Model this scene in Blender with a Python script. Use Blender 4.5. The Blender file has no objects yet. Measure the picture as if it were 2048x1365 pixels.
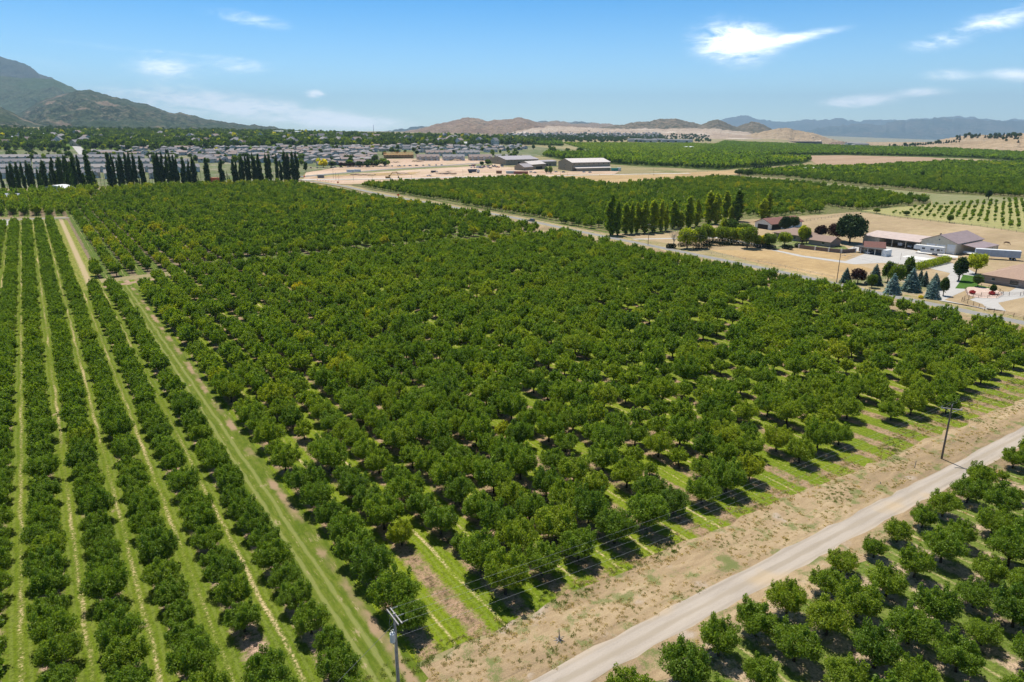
import bpy, bmesh, math, random
import numpy as np
from mathutils import Vector, Matrix, noise as mn

S = bpy.context.scene
COL = S.collection
R = math.radians

# ------------------------------------------------------------------ camera
H = 52.0                      # drone height
FPX = 1365.0                  # focal length in photo pixels (24 mm equivalent)
PITCH, YAW = R(17.1), R(34.5)
cam = bpy.data.cameras.new("camera")
cam.sensor_width = 36.0
cam.lens = 36.0 * FPX / 2048.0
cam.clip_start, cam.clip_end = 1.0, 120000.0
co = bpy.data.objects.new("camera", cam)
COL.objects.link(co)
co.location = (0, 0, H)
co.rotation_euler = (R(90) - PITCH, 0, -YAW)
S.camera = co
FW = (math.sin(YAW), math.cos(YAW))
RT = (math.cos(YAW), -math.sin(YAW))

# ------------------------------------------------------------------ sky and sun
SUN_AZ, SUN_EL = R(9.0), R(66.0)          # azimuth clockwise from +Y
HAZE_DENSITY = 4.3e-5
HAZE_COLOR = (0.56, 0.80, 1.0)
W = bpy.data.worlds.new("World")
S.world = W
W.use_nodes = True
nt = W.node_tree
nt.nodes.clear()
L = nt.links.new


def wn(t, **kw):
    n = nt.nodes.new(t)
    for k, v in kw.items():
        setattr(n, k, v)
    return n


def wmath(op, a, b=None, c=None):
    n = wn("ShaderNodeMath", operation=op)
    for i, v in enumerate((a, b, c)):
        if v is None:
            continue
        if isinstance(v, (int, float)):
            n.inputs[i].default_value = v
        else:
            L(v, n.inputs[i])
    return n.outputs[0]


sky = wn("ShaderNodeTexSky", sky_type='NISHITA')
sky.sun_disc = False
sky.sun_elevation = SUN_EL
sky.sun_rotation = SUN_AZ
sky.air_density = 1.0
sky.dust_density = 0.3
sky.ozone_density = 2.2
sky.altitude = 1400
tc = wn("ShaderNodeTexCoord")
sep = wn("ShaderNodeSeparateXYZ")
L(tc.outputs["Generated"], sep.inputs[0])
X_, Y_, Z_ = sep.outputs
az = wmath('ARCTAN2', X_, Y_)
el = wmath('ARCSINE', Z_)
comb = wn("ShaderNodeCombineXYZ")
L(wmath('MULTIPLY', az, 1.0), comb.inputs[0])
L(wmath('MULTIPLY', el, 3.2), comb.inputs[1])
nz = wn("ShaderNodeTexNoise")
nz.inputs["Scale"].default_value = 9.0
nz.inputs["Detail"].default_value = 9.0
nz.inputs["Roughness"].default_value = 0.62
nz.inputs["Distortion"].default_value = 1.1
L(comb.outputs[0], nz.inputs["Vector"])
nz2 = wn("ShaderNodeTexNoise")
nz2.inputs["Scale"].default_value = 38.0
nz2.inputs["Detail"].default_value = 6.0
nz2.inputs["Roughness"].default_value = 0.6
nz2.inputs["Distortion"].default_value = 0.8
L(comb.outputs[0], nz2.inputs["Vector"])
fb = wmath('ADD', wmath('MULTIPLY', nz.outputs[0], 0.6), wmath('MULTIPLY', nz2.outputs[0], 0.4))


def px_dir(px, py):
    a = (px - 1024) / FPX
    b = (682.5 - py) / FPX
    f = math.cos(PITCH) + b * math.sin(PITCH)
    u = b * math.cos(PITCH) - math.sin(PITCH)
    x = f * FW[0] + a * RT[0]
    y = f * FW[1] + a * RT[1]
    n = math.sqrt(x * x + y * y + u * u)
    return math.atan2(x, y), math.asin(u / n)


# wispy clouds: sky position, half width, half height (in photo pixels), tilt, thickness
CLOUDS = [(1468, 86, 72, 34, 0.12, 1.1), (1590, 76, 80, 9, -0.14, 0.6), (330, 138, 60, 20, 0.1, 0.5),
          (478, 133, 55, 15, 0.05, 0.42), (430, 208, 180, 20, 0.07, 0.85), (640, 238, 150, 14, 0.04, 0.40),
          (631, 188, 17, 6, 0.0, 1.6), (500, 40, 85, 16, 0.12, 0.4), (1716, 203, 58, 11, -0.05, 0.7),
          (1843, 184, 44, 8, 0.0, 0.5), (1897, 150, 48, 10, 0.05, 0.5), (2030, 150, 34, 11, 0.12, 0.6),
          (1990, 42, 75, 20, -0.25, 0.55), (1868, 88, 42, 14, 0.0, 0.5), (260, 98, 200, 6, 0.06, 0.22),
          (720, 250, 90, 12, 0.0, 0.4), (90, 130, 130, 20, 0.1, 0.16)]
mask = None
for (cx, cy, hw, hh, tilt, th) in CLOUDS:
    th *= 1.0 + max(0, cy - 100) / 420.0
    a0, e0 = px_dir(cx, cy)
    da = wmath('SUBTRACT', az, a0)
    de = wmath('SUBTRACT', el, e0)
    k = 1390.0
    u1 = wmath('ADD', wmath('MULTIPLY', da, k / hw), wmath('MULTIPLY', de, -tilt * k / hw))
    v1 = wmath('ADD', wmath('MULTIPLY', de, k / hh), wmath('MULTIPLY', da, tilt * k / hh))
    d2 = wmath('ADD', wmath('MULTIPLY', u1, u1), wmath('MULTIPLY', v1, v1))
    g = wmath('MULTIPLY', wmath('EXPONENT', wmath('MULTIPLY', d2, -1.1)), th)
    mask = g if mask is None else wmath('ADD', mask, g)
m1 = wmath('MULTIPLY', mask, wmath('MULTIPLY', wmath('SUBTRACT', fb, 0.30), 6.0))
mr = wn("ShaderNodeMapRange", interpolation_type='SMOOTHSTEP')
mr.inputs["From Min"].default_value = 0.10
mr.inputs["From Max"].default_value = 1.25
mr.inputs["To Max"].default_value = 0.95
L(m1, mr.inputs[0])
hsv = wn("ShaderNodeHueSaturation")
hsv.inputs["Hue"].default_value = 0.494
hsv.inputs["Saturation"].default_value = 0.92
hsv.inputs["Value"].default_value = 1.0
L(sky.outputs[0], hsv.inputs["Color"])
up = wn("ShaderNodeMapRange", interpolation_type='SMOOTHSTEP')
L(el, up.inputs[0])
up.inputs["From Min"].default_value = -0.04
up.inputs["From Max"].default_value = 0.24
deep = wn("ShaderNodeMix", data_type='RGBA')
dn = wn("ShaderNodeMapRange", interpolation_type='SMOOTHSTEP')
L(el, dn.inputs[0])
dn.inputs["From Min"].default_value = 0.28
dn.inputs["From Max"].default_value = 0.9
dn.inputs["To Min"].default_value = 1.0
dn.inputs["To Max"].default_value = 0.0
L(up.outputs[0], deep.inputs[0])
deep.inputs[6].default_value = (1.65, 1.95, 2.05, 1)
deep.inputs[7].default_value = (0.06, 0.92, 1.62, 1)
tinted = wn("ShaderNodeMix", data_type='RGBA', blend_type='MULTIPLY')
tinted.inputs[0].default_value = 1.0
L(hsv.outputs[0], tinted.inputs[6])
zen = wn("ShaderNodeMix", data_type='RGBA')
L(dn.outputs[0], zen.inputs[0])
zen.inputs[6].default_value = (1.05, 0.98, 0.85, 1)
L(deep.outputs[2], zen.inputs[7])
L(zen.outputs[2], tinted.inputs[7])
mix = wn("ShaderNodeMix", data_type='RGBA')
L(mr.outputs[0], mix.inputs[0])
L(tinted.outputs[2], mix.inputs[6])
mix.inputs[7].default_value = (21.0, 21.6, 22.5, 1)
bg = wn("ShaderNodeBackground")
bg.inputs["Strength"].default_value = 0.070
L(mix.outputs[2], bg.inputs[0])
out = wn("ShaderNodeOutputWorld")
L(bg.outputs[0], out.inputs[0])

sl = bpy.data.lights.new("sun", 'SUN')
sl.energy = 5.0
sl.angle = R(0.53)
sl.color = (1.0, 0.955, 0.88)
so = bpy.data.objects.new("sun", sl)
COL.objects.link(so)
sd = Vector((math.sin(SUN_AZ) * math.cos(SUN_EL), math.cos(SUN_AZ) * math.cos(SUN_EL), math.sin(SUN_EL)))
so.rotation_euler = sd.to_track_quat('Z', 'Y').to_euler()
so.location = (0, 0, 300)
S.view_settings.view_transform = 'Standard'
S.view_settings.look = 'None'
S.view_settings.exposure = 0.35
S.view_settings.gamma = 1.0
S.cycles.max_bounces = 5
S.cycles.diffuse_bounces = 3
S.cycles.transmission_bounces = 3
S.cycles.volume_bounces = 0
S.cycles.transparent_max_bounces = 4
S.cycles.use_adaptive_sampling = True
S.cycles.adaptive_threshold = 0.02
try:
    S.cycles.use_denoising = True
except Exception:
    pass

# ------------------------------------------------------------------ terrain maths
SX = np.array([-400, 0, 600, 1100, 1500, 2100, 2600.0])
SS = np.array([.030, .030, .022, .0115, .004, .002, .002])


def hgt(x, y):
    """Ground height: level near the camera, rising gently towards the town."""
    x = np.asarray(x, float)
    y = np.asarray(y, float)
    f = x * FW[0] + y * FW[1]
    r = x * RT[0] + y * RT[1]
    u = r / np.maximum(f, 200.0)
    s = np.interp(1024 + 1428 * u, SX, SS)
    t = np.clip(f - 450, 0, 2600)
    # beyond the last orchards on the right the land falls away into a broad basin
    q = np.clip((1024 + 1428 * u - 1560) / 130, 0, 1)
    w = np.clip((f - 2330) / 2600, 0, 1)
    return s * t * t / (t + 300) - 160 * q * q * (3 - 2 * q) * w * w * (3 - 2 * w)


def h1(x, y):
    return float(hgt(x, y))


def at(px, py, lift=0.0):
    """Ground point seen at a photo pixel."""
    a = (px - 1024) / FPX
    b = (682.5 - py) / FPX
    f = math.cos(PITCH) + b * math.sin(PITCH)
    u = b * math.cos(PITCH) - math.sin(PITCH)
    dx, dy = (f * FW[0] + a * RT[0]) / f, (f * FW[1] + a * RT[1]) / f
    k = u / f
    d0, d = 20.0, 20.0
    while d < 30000:
        d = d0 * 1.02
        if H + d * k - h1(dx * d, dy * d) - lift < 0:
            break
        d0 = d
    for _ in range(24):
        m = .5 * (d0 + d)
        if H + m * k - h1(dx * m, dy * m) - lift < 0:
            d = m
        else:
            d0 = m
    return (dx * d, dy * d)


def fr(x, y):
    return x * FW[0] + y * FW[1], x * RT[0] + y * RT[1]


def depth(x, y, z):
    f, r = fr(x, y)
    return f * math.cos(PITCH) - (z - H) * math.sin(PITCH)


def proj(x, y, z):
    f, r = fr(x, y)
    u = z - H
    d = f * math.cos(PITCH) - u * math.sin(PITCH)
    v = f * math.sin(PITCH) + u * math.cos(PITCH)
    return 1024 + FPX * r / d, 682.5 - FPX * v / d


def height_for(x, y, ytop):
    """How tall a thing standing at x, y is whose top shows at photo row ytop."""
    z0 = h1(x, y)
    b = (682.5 - ytop) / FPX
    f, r = fr(x, y)
    k = (b * math.cos(PITCH) - math.sin(PITCH)) / (math.cos(PITCH) + b * math.sin(PITCH))
    return max(0.3, H + f * k - z0)


F_LINES = [-900, -300, 0, 150, 300, 450] + list(range(475, 1500, 25)) + list(range(1500, 3100, 50)) + [3400, 3900, 4600, 5600, 7000, 9000, 12000, 16000, 21000, 27000, 32000]
R_LINES = [-32000, -24000, -16000, -10000, -6500, -4200] + list(range(-3000, 3001, 50)) + [4200, 6500, 10000, 16000, 24000, 32000]


# ------------------------------------------------------------------ material helpers
class NT:
    def __init__(self, name):
        self.m = bpy.data.materials.new(name)
        self.m.use_nodes = True
        self.t = self.m.node_tree
        self.t.nodes.clear()
        self.o = self.t.nodes.new("ShaderNodeOutputMaterial")
        self.pos = None

    def n(self, t, **kw):
        n = self.t.nodes.new(t)
        for k, v in kw.items():
            setattr(n, k, v)
        return n

    def set(self, sock, v):
        if v is None:
            return
        if hasattr(v, "is_linked") or hasattr(v, "links"):
            self.t.links.new(v, sock)
        elif isinstance(v, (tuple, list)) and len(v) == 3 and sock.type == 'RGBA':
            sock.default_value = (*v, 1)
        else:
            sock.default_value = v

    def math(self, op, a, b=None, c=None, clamp=False):
        n = self.n("ShaderNodeMath", operation=op, use_clamp=clamp)
        for i, v in enumerate((a, b, c)):
            self.set(n.inputs[i], v)
        return n.outputs[0]

    def mix(self, f, a, b, blend='MIX'):
        n = self.n("ShaderNodeMix", data_type='RGBA', blend_type=blend)
        self.set(n.inputs[0], f)
        self.set(n.inputs[6], a)
        self.set(n.inputs[7], b)
        return n.outputs[2]

    def geo(self):
        if self.pos is None:
            self.pos = self.n("ShaderNodeNewGeometry").outputs["Position"]
        return self.pos

    def obj(self):
        return self.n("ShaderNodeTexCoord").outputs["Object"]

    def noise(self, scale, detail=4, rough=.55, vec=None, dist=0.0):
        n = self.n("ShaderNodeTexNoise")
        n.inputs["Scale"].default_value = scale
        n.inputs["Detail"].default_value = detail
        n.inputs["Roughness"].default_value = rough
        n.inputs["Distortion"].default_value = dist
        self.set(n.inputs["Vector"], vec if vec is not None else self.geo())
        return n.outputs[0]

    def rng(self, v, a, b, c=0.0, d=1.0, smooth=True):
        n = self.n("ShaderNodeMapRange", interpolation_type='SMOOTHSTEP' if smooth else 'LINEAR')
        self.set(n.inputs[0], v)
        for i, q in enumerate((a, b, c, d)):
            self.set(n.inputs[i + 1], q)
        return n.outputs[0]

    def ramp(self, v, stops):
        n = self.n("ShaderNodeValToRGB")
        e = n.color_ramp.elements
        while len(e) < len(stops):
            e.new(.5)
        for i, (p, c) in enumerate(stops):
            e[i].position = p
            e[i].color = (*c, 1)
        self.set(n.inputs[0], v)
        return n.outputs[0]

    def scalevec(self, v, s):
        n = self.n("ShaderNodeVectorMath", operation='MULTIPLY')
        self.set(n.inputs[0], v)
        n.inputs[1].default_value = s
        return n.outputs[0]

    def xyz(self, v=None):
        n = self.n("ShaderNodeSeparateXYZ")
        self.set(n.inputs[0], v if v is not None else self.geo())
        return n.outputs

    def bsdf(self, color, rough=.9, spec=.15, metal=0.0, bump=None, bstr=.3, bdist=.1):
        p = self.n("ShaderNodeBsdfPrincipled")
        self.set(p.inputs["Base Color"], color)
        self.set(p.inputs["Roughness"], rough)
        self.set(p.inputs["Metallic"], metal)
        self.set(p.inputs["Specular IOR Level"], spec)
        if bump is not None:
            b = self.n("ShaderNodeBump")
            b.inputs["Strength"].default_value = bstr
            b.inputs["Distance"].default_value = bdist
            self.set(b.inputs["Height"], bump)
            self.t.links.new(b.outputs[0], p.inputs["Normal"])
        self.t.links.new(p.outputs[0], self.o.inputs[0])
        return self.m


def paint(name, c, rough=.6, spec=.3, metal=0.0, var=.12, scale=1.5):
    """Plain surface with slight dirt and wear."""
    k = NT(name)
    o = k.obj()
    a = k.noise(scale, 5, .6, o)
    b = k.noise(scale * 9, 3, .5, o)
    f = k.math('ADD', k.math('MULTIPLY', a, .7), k.math('MULTIPLY', b, .3))
    lo = tuple(max(0, q * (1 - var * 2)) for q in c)
    hi = tuple(min(1, q * (1 + var)) for q in c)
    return k.bsdf(k.ramp(f, [(.3, lo), (.7, hi)]), rough, spec, metal)


def ribbed(name, c, pitch=.4, axis=0, rough=.45, metal=.0, var=.1):
    """Sheet metal or siding with ribs."""
    k = NT(name)
    o = k.obj()
    s = k.xyz(o)[axis]
    w = k.math('PINGPONG', s, pitch)
    w = k.math('DIVIDE', w, pitch)
    f = k.noise(.6, 5, .6, o)
    col = k.ramp(f, [(.3, tuple(q * (1 - 1.6 * var) for q in c)), (.7, tuple(min(1, q * (1 + var)) for q in c))])
    col = k.mix(k.rng(w, .0, .12, .25, 0), col, tuple(q * .5 for q in c))
    return k.bsdf(col, rough, .3, metal, w, .4, .05)


def shingle(name, c, var=.2):
    k = NT(name)
    o = k.obj()
    a = k.noise(2.2, 4, .6, o)
    b = k.noise(14, 2, .5, o)
    z = k.math('PINGPONG', k.xyz(o)[2], .09)
    f = k.math('ADD', k.math('MULTIPLY', a, .5), k.math('MULTIPLY', b, .5))
    col = k.ramp(f, [(.3, tuple(q * (1 - var * 1.4) for q in c)), (.7, tuple(q * (1 + var) for q in c))])
    return k.bsdf(col, .9, .15, 0, z, .35, .05)


def brickmat(name, c1, c2, mortar=(.35, .32, .3)):
    k = NT(name)
    b = k.n("ShaderNodeTexBrick")
    k.set(b.inputs["Vector"], k.obj())
    b.inputs["Color1"].default_value = (*c1, 1)
    b.inputs["Color2"].default_value = (*c2, 1)
    b.inputs["Mortar"].default_value = (*mortar, 1)
    b.inputs["Scale"].default_value = 3.0
    b.inputs["Mortar Size"].default_value = .015
    col = k.mix(k.math('MULTIPLY', k.noise(1.2, 4), .4), b.outputs[0], c2)
    return k.bsdf(col, .9, .1)


def leafmat(name, stops, trans=.50, var=.75):
    """Foliage: colour by tint of the tree, each leaf clump a little different."""
    k = NT(name)
    a = k.n("ShaderNodeAttribute", attribute_type='INSTANCER', attribute_name="tint")
    l = k.n("ShaderNodeAttribute", attribute_type='GEOMETRY', attribute_name="lv")
    t = k.math('ADD', a.outputs["Fac"], k.math('MULTIPLY', k.math('SUBTRACT', l.outputs["Fac"], .5), .18))
    col = k.ramp(t, stops)
    v = k.rng(l.outputs["Fac"], 0, 1, 1 - var * .5, 1 + var * .5, False)
    n = k.n("ShaderNodeVectorMath", operation='SCALE')
    k.t.links.new(col, n.inputs[0])
    k.t.links.new(v, n.inputs["Scale"])
    d = k.n("ShaderNodeBsdfDiffuse")
    k.t.links.new(n.outputs[0], d.inputs[0])
    tr = k.n("ShaderNodeBsdfTranslucent")
    k.t.links.new(k.mix(1.0, n.outputs[0], (1.25, 1.25, .35), 'MULTIPLY'), tr.inputs[0])
    ms = k.n("ShaderNodeMixShader")
    ms.inputs[0].default_value = trans
    k.t.links.new(d.outputs[0], ms.inputs[1])
    k.t.links.new(tr.outputs[0], ms.inputs[2])
    gl = k.n("ShaderNodeBsdfGlossy")
    gl.inputs["Color"].default_value = (.9, .95, .85, 1)
    gl.inputs["Roughness"].default_value = .45
    m2 = k.n("ShaderNodeMixShader")
    m2.inputs[0].default_value = .008
    k.t.links.new(ms.outputs[0], m2.inputs[1])
    k.t.links.new(gl.outputs[0], m2.inputs[2])
    k.t.links.new(m2.outputs[0], k.o.inputs[0])
    return k.m


def plain(name, c, rough=.6, spec=.3):
    return NT(name).bsdf(c, rough, spec)


# ------------------------------------------------------------------ mesh helpers
class MB:
    def __init__(self):
        self.v, self.f = [], []

    def add(self, vs, fs):
        o = len(self.v)
        self.v += [tuple(p) for p in vs]
        self.f += [tuple(i + o for i in q) for q in fs]
        return self

    def box(self, x0, x1, y0, y1, z0, z1):
        return self.add([(x0, y0, z0), (x1, y0, z0), (x1, y1, z0), (x0, y1, z0), (x0, y0, z1), (x1, y0, z1), (x1, y1, z1), (x0, y1, z1)],
                        [(0, 3, 2, 1), (4, 5, 6, 7), (0, 1, 5, 4), (1, 2, 6, 5), (2, 3, 7, 6), (3, 0, 4, 7)])

    def tube(self, p, q, r0, r1, n=6, cap=True):
        p, q = Vector(p), Vector(q)
        d = (q - p)
        if d.length < 1e-6:
            return self
        d.normalize()
        a = d.orthogonal().normalized()
        b = d.cross(a)
        vs, fs = [], []
        for c, r in ((p, r0), (q, r1)):
            for i in range(n):
                t = 2 * math.pi * i / n
                vs.append(c + a * (r * math.cos(t)) + b * (r * math.sin(t)))
        for i in range(n):
            j = (i + 1) % n
            fs.append((i, j, n + j, n + i))
        if cap:
            fs += [tuple(range(n))[::-1], tuple(range(n, 2 * n))]
        return self.add(vs, fs)

    def path(self, pts, r, n=5):
        for a, b in zip(pts, pts[1:]):
            self.tube(a, b, r, r, n)
        return self

    def prism(self, prof, axis, a0, a1):
        """Extrude a closed profile (u, z) along x or y."""
        n = len(prof)
        P = (lambda t, u, z: (t, u, z)) if axis == 'x' else (lambda t, u, z: (u, t, z))
        vs = [P(a0, u, z) for u, z in prof] + [P(a1, u, z) for u, z in prof]
        fs = [tuple(range(n)), tuple(range(2 * n - 1, n - 1, -1))] + [(i, n + i, n + (i + 1) % n, (i + 1) % n) for i in range(n)]
        return self.add(vs, fs)

    def mesh(self, name, mat):
        me = bpy.data.meshes.new(name)
        me.from_pydata(self.v, [], self.f)
        me.materials.append(mat)
        bm = bmesh.new()
        bm.from_mesh(me)
        bmesh.ops.recalc_face_normals(bm, faces=bm.faces)
        bm.to_mesh(me)
        bm.free()
        return me

    def build(self, name, mat, parent=None, loc=(0, 0, 0), rz=0.0, **props):
        return mk(name, self.mesh(name, mat), parent, loc, rz, **props)


def mk(name, me, parent=None, loc=(0, 0, 0), rz=0.0, **props):
    o = bpy.data.objects.new(name, me)
    COL.objects.link(o)
    if parent is not None:
        o.parent = parent
    o.location = loc
    o.rotation_euler = (0, 0, rz)
    for k, v in props.items():
        if v is not None:
            o[k] = v
    return o


def thing(name, label, cat, loc=(0, 0, 0), rz=0.0, group=None):
    return mk(name, None, None, loc, rz, label=label, category=cat, group=group)


def tree_of(o, loc, rz, scale=None, label=None, group=None, tint=None):
    """Copy a thing with its parts and their sub-parts."""
    r = o.copy()
    COL.objects.link(r)
    r.location = loc
    r.rotation_euler = (0, 0, rz)
    if scale is not None:
        r.scale = scale if isinstance(scale, tuple) else (scale,) * 3
    if label:
        r['label'] = label
    if group:
        r['group'] = group
    for ch in list(o.children):
        c = ch.copy()
        COL.objects.link(c)
        c.parent = r
        if tint is not None:
            c['tint'] = tint
        for g in ch.children:
            d = g.copy()
            COL.objects.link(d)
            d.parent = c
    return r


def ground_at(x, y):
    return (x, y, h1(x, y))


_lvl = [0]


def drape(name, poly, mat, lvl=1, **props):
    """A ground sheet over the terrain."""
    bm = bmesh.new()
    vs = [bm.verts.new((x, y, 0)) for x, y in poly]
    fc = bm.faces.new(vs)
    bmesh.ops.triangulate(bm, faces=[fc])
    fs = [fr(x, y) for x, y in poly]
    f0, f1 = min(q[0] for q in fs), max(q[0] for q in fs)
    r0, r1 = min(q[1] for q in fs), max(q[1] for q in fs)
    if f1 > 450:
        for F_ in F_LINES:
            if f0 < F_ < f1 and F_ >= 450:
                bmesh.ops.bisect_plane(bm, geom=bm.verts[:] + bm.edges[:] + bm.faces[:], plane_co=(FW[0] * F_, FW[1] * F_, 0), plane_no=(FW[0], FW[1], 0), dist=1e-4)
        for R_ in R_LINES:
            if r0 < R_ < r1:
                bmesh.ops.bisect_plane(bm, geom=bm.verts[:] + bm.edges[:] + bm.faces[:], plane_co=(RT[0] * R_, RT[1] * R_, 0), plane_no=(RT[0], RT[1], 0), dist=1e-4)
    for v in bm.verts:
        f, r = fr(v.co.x, v.co.y)
        v.co.z = h1(v.co.x, v.co.y) + .006 * lvl + min(1.0, max(0, f - 420) / 200) * (.10 + .07 * lvl)
    bmesh.ops.recalc_face_normals(bm, faces=bm.faces)
    up = sum(f.normal.z for f in bm.faces)
    if up < 0:
        bmesh.ops.reverse_faces(bm, faces=bm.faces)
    me = bpy.data.meshes.new(name)
    bm.to_mesh(me)
    bm.free()
    me.materials.append(mat)
    props.setdefault("kind", "structure")
    return mk(name, me, **props)


def ppoly(*pts):
    return [at(*p) for p in pts]


def ragged(poly, step=4.0, amp=.35, seed=1):
    """Break a straight outline into an uneven one."""
    rnd = random.Random(seed)
    o = []
    for i in range(len(poly)):
        a, b = poly[i], poly[(i + 1) % len(poly)]
        n = max(1, int(math.hypot(b[0] - a[0], b[1] - a[1]) / step))
        for k in range(n):
            t = k / n
            o.append((a[0] + (b[0] - a[0]) * t + (rnd.uniform(-amp, amp) if k else 0), a[1] + (b[1] - a[1]) * t + (rnd.uniform(-amp, amp) if k else 0)))
    return o


def band(pts, w0, w1):
    """Outline of a strip along a line: w0 to its left side, w1 to its right side."""
    lf, rg = [], []
    for i, p in enumerate(pts):
        a = pts[max(0, i - 1)]
        b = pts[min(len(pts) - 1, i + 1)]
        dx, dy = b[0] - a[0], b[1] - a[1]
        n = math.hypot(dx, dy)
        nx, ny = -dy / n, dx / n
        lf.append((p[0] + nx * w0, p[1] + ny * w0))
        rg.append((p[0] - nx * w1, p[1] - ny * w1))
    return lf + rg[::-1]


# ------------------------------------------------------------------ foliage meshes
def leaves(name, blobs, n, size, mat, seed=0, shell=.55, up=.35, flat=1.0):
    """Many small leaf clumps spread through a set of ellipsoids (cx,cy,cz,rx,ry,rz)."""
    g = np.random.default_rng(seed)
    B = np.array(blobs, float)
    w = (B[:, 3] * B[:, 4] + B[:, 4] * B[:, 5] + B[:, 3] * B[:, 5])
    w = w / w.sum()
    idx = g.choice(len(B), n, p=w)
    d = g.normal(size=(n, 3))
    d /= np.linalg.norm(d, axis=1)[:, None]
    rad = shell + (1 - shell) * g.random(n) ** .6
    rad *= 1 + .12 * g.normal(size=n)
    c = B[idx, :3] + d * rad[:, None] * B[idx, 3:6]
    nrm = d + g.normal(size=(n, 3)) * .65 + np.array([0, 0, up])
    nrm /= np.linalg.norm(nrm, axis=1)[:, None]
    h = g.normal(size=(n, 3))
    a = np.cross(nrm, h)
    sp = (g.random(n) < .5)[:, None]           # half of them are twig ends that point out and up
    a = np.where(sp, d + g.normal(size=(n, 3)) * .55 + np.array([0, 0, .45]), a)
    a /= np.linalg.norm(a, axis=1)[:, None]
    b = np.cross(nrm, a)
    b /= np.linalg.norm(b, axis=1)[:, None]
    s = size * (.6 + .8 * g.random(n))
    a *= s[:, None] * 1.25
    b *= s[:, None] * .62
    v = np.empty((n, 4, 3))
    v[:, 0] = c - a
    v[:, 1] = c - b * (1 + .3 * g.random(n))[:, None]
    v[:, 2] = c + a
    v[:, 3] = c + b
    v[:, :, 2] *= flat
    return quads(name, v.reshape(-1, 3), n, mat, g)


def quads(name, v, n, mat, g):
    me = bpy.data.meshes.new(name)
    me.vertices.add(4 * n)
    me.vertices.foreach_set("co", v.astype(np.float32).ravel())
    me.loops.add(4 * n)
    me.loops.foreach_set("vertex_index", np.arange(4 * n, dtype=np.int32))
    me.polygons.add(n)
    me.polygons.foreach_set("loop_start", np.arange(0, 4 * n, 4, dtype=np.int32))
    me.update(calc_edges=True)
    at_ = me.attributes.new("lv", 'FLOAT', 'POINT')
    at_.data.foreach_set("value", np.repeat(g.random(n), 4).astype(np.float32))
    me.materials.append(mat)
    return me


def crown_blobs(seed, rx, ry, z0, z1, k=16, spread=.62, size=.42):
    g = random.Random(seed)
    zc, rz = (z0 + z1) / 2, (z1 - z0) / 2
    bl = [(0, 0, zc - rz * .1, rx * .62, ry * .62, rz * .7)]
    for i in range(k):
        t = 2 * math.pi * (i * .618 + g.random() * .12)
        e = -0.55 + 1.45 * ((i + .5) / k)
        ce = math.sqrt(max(.05, 1 - min(1, abs(e)) ** 2)) if e < 1 else .2
        q = spread * g.uniform(.8, 1.12)
        s = size * g.uniform(.7, 1.25)
        bl.append((rx * q * ce * math.cos(t), ry * q * ce * math.sin(t), zc + rz * e * .66, rx * s, ry * s, rz * s * .95))
    return bl


def limbs(seed, z_fork, r0, reach, ztop, n=5, trunk_r=.14, lean=.1):
    g = random.Random(seed)
    m = MB()
    top = Vector((g.uniform(-lean, lean), g.uniform(-lean, lean), z_fork))
    m.tube((0, 0, -.15), top * .5, trunk_r * 1.35, trunk_r * 1.05, 7)
    m.tube(top * .5, top, trunk_r * 1.05, trunk_r * .95, 7)
    for i in range(n):
        t = 2 * math.pi * (i + g.random() * .6) / n
        e = Vector((math.cos(t) * reach, math.sin(t) * reach, ztop * g.uniform(.75, 1)))
        mid = top.lerp(e, .45) + Vector((g.uniform(-.15, .15), g.uniform(-.15, .15), -.15))
        m.tube(top, mid, trunk_r * .62, trunk_r * .42, 5)
        m.tube(mid, e, trunk_r * .42, trunk_r * .12, 5)
        for q in range(2):
            b = mid.lerp(e, g.uniform(.1, .5))
            m.tube(b, b + Vector((g.uniform(-.6, .6), g.uniform(-.6, .6), g.uniform(.4, .9))), trunk_r * .22, trunk_r * .06, 4)
    return m

# ------------------------------------------------------------------ materials
CHERRY = leafmat("cherry_leaves", [(0, (.115, .190, .026)), (.3, (.175, .262, .028)), (.55, (.255, .322, .030)), (.75, (.34, .37, .030)), (1, (.50, .42, .03))])
POPLAR = leafmat("poplar_leaves", [(0, (.028, .056, .016)), (.3, (.07, .125, .020)), (.6, (.17, .255, .022)), (1, (.36, .40, .025))])
BROAD = leafmat("broad_leaves", [(0, (.035, .068, .024)), (.3, (.075, .13, .028)), (.55, (.16, .22, .03)), (.75, (.32, .38, .025)), (.9, (.62, .56, .02)), (1, (.70, .58, .02))])
PURPLE = leafmat("purple_leaves", [(0, (.030, .014, .014)), (1, (.06, .025, .022))], .15)
SPRUCE = leafmat("spruce_needles", [(0, (.03, .058, .025)), (.5, (.10, .165, .135)), (1, (.24, .35, .33))], .1, .5)
FLOWER = leafmat("red_blossom", [(0, (.35, .02, .03)), (1, (.5, .04, .05))], .2)
BARK = paint("bark", (.075, .055, .042), .95, .05, 0, .3, 6)
DEADWOOD = paint("bleached_wood", (.38, .34, .30), .9, .1, 0, .2, 8)


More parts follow.
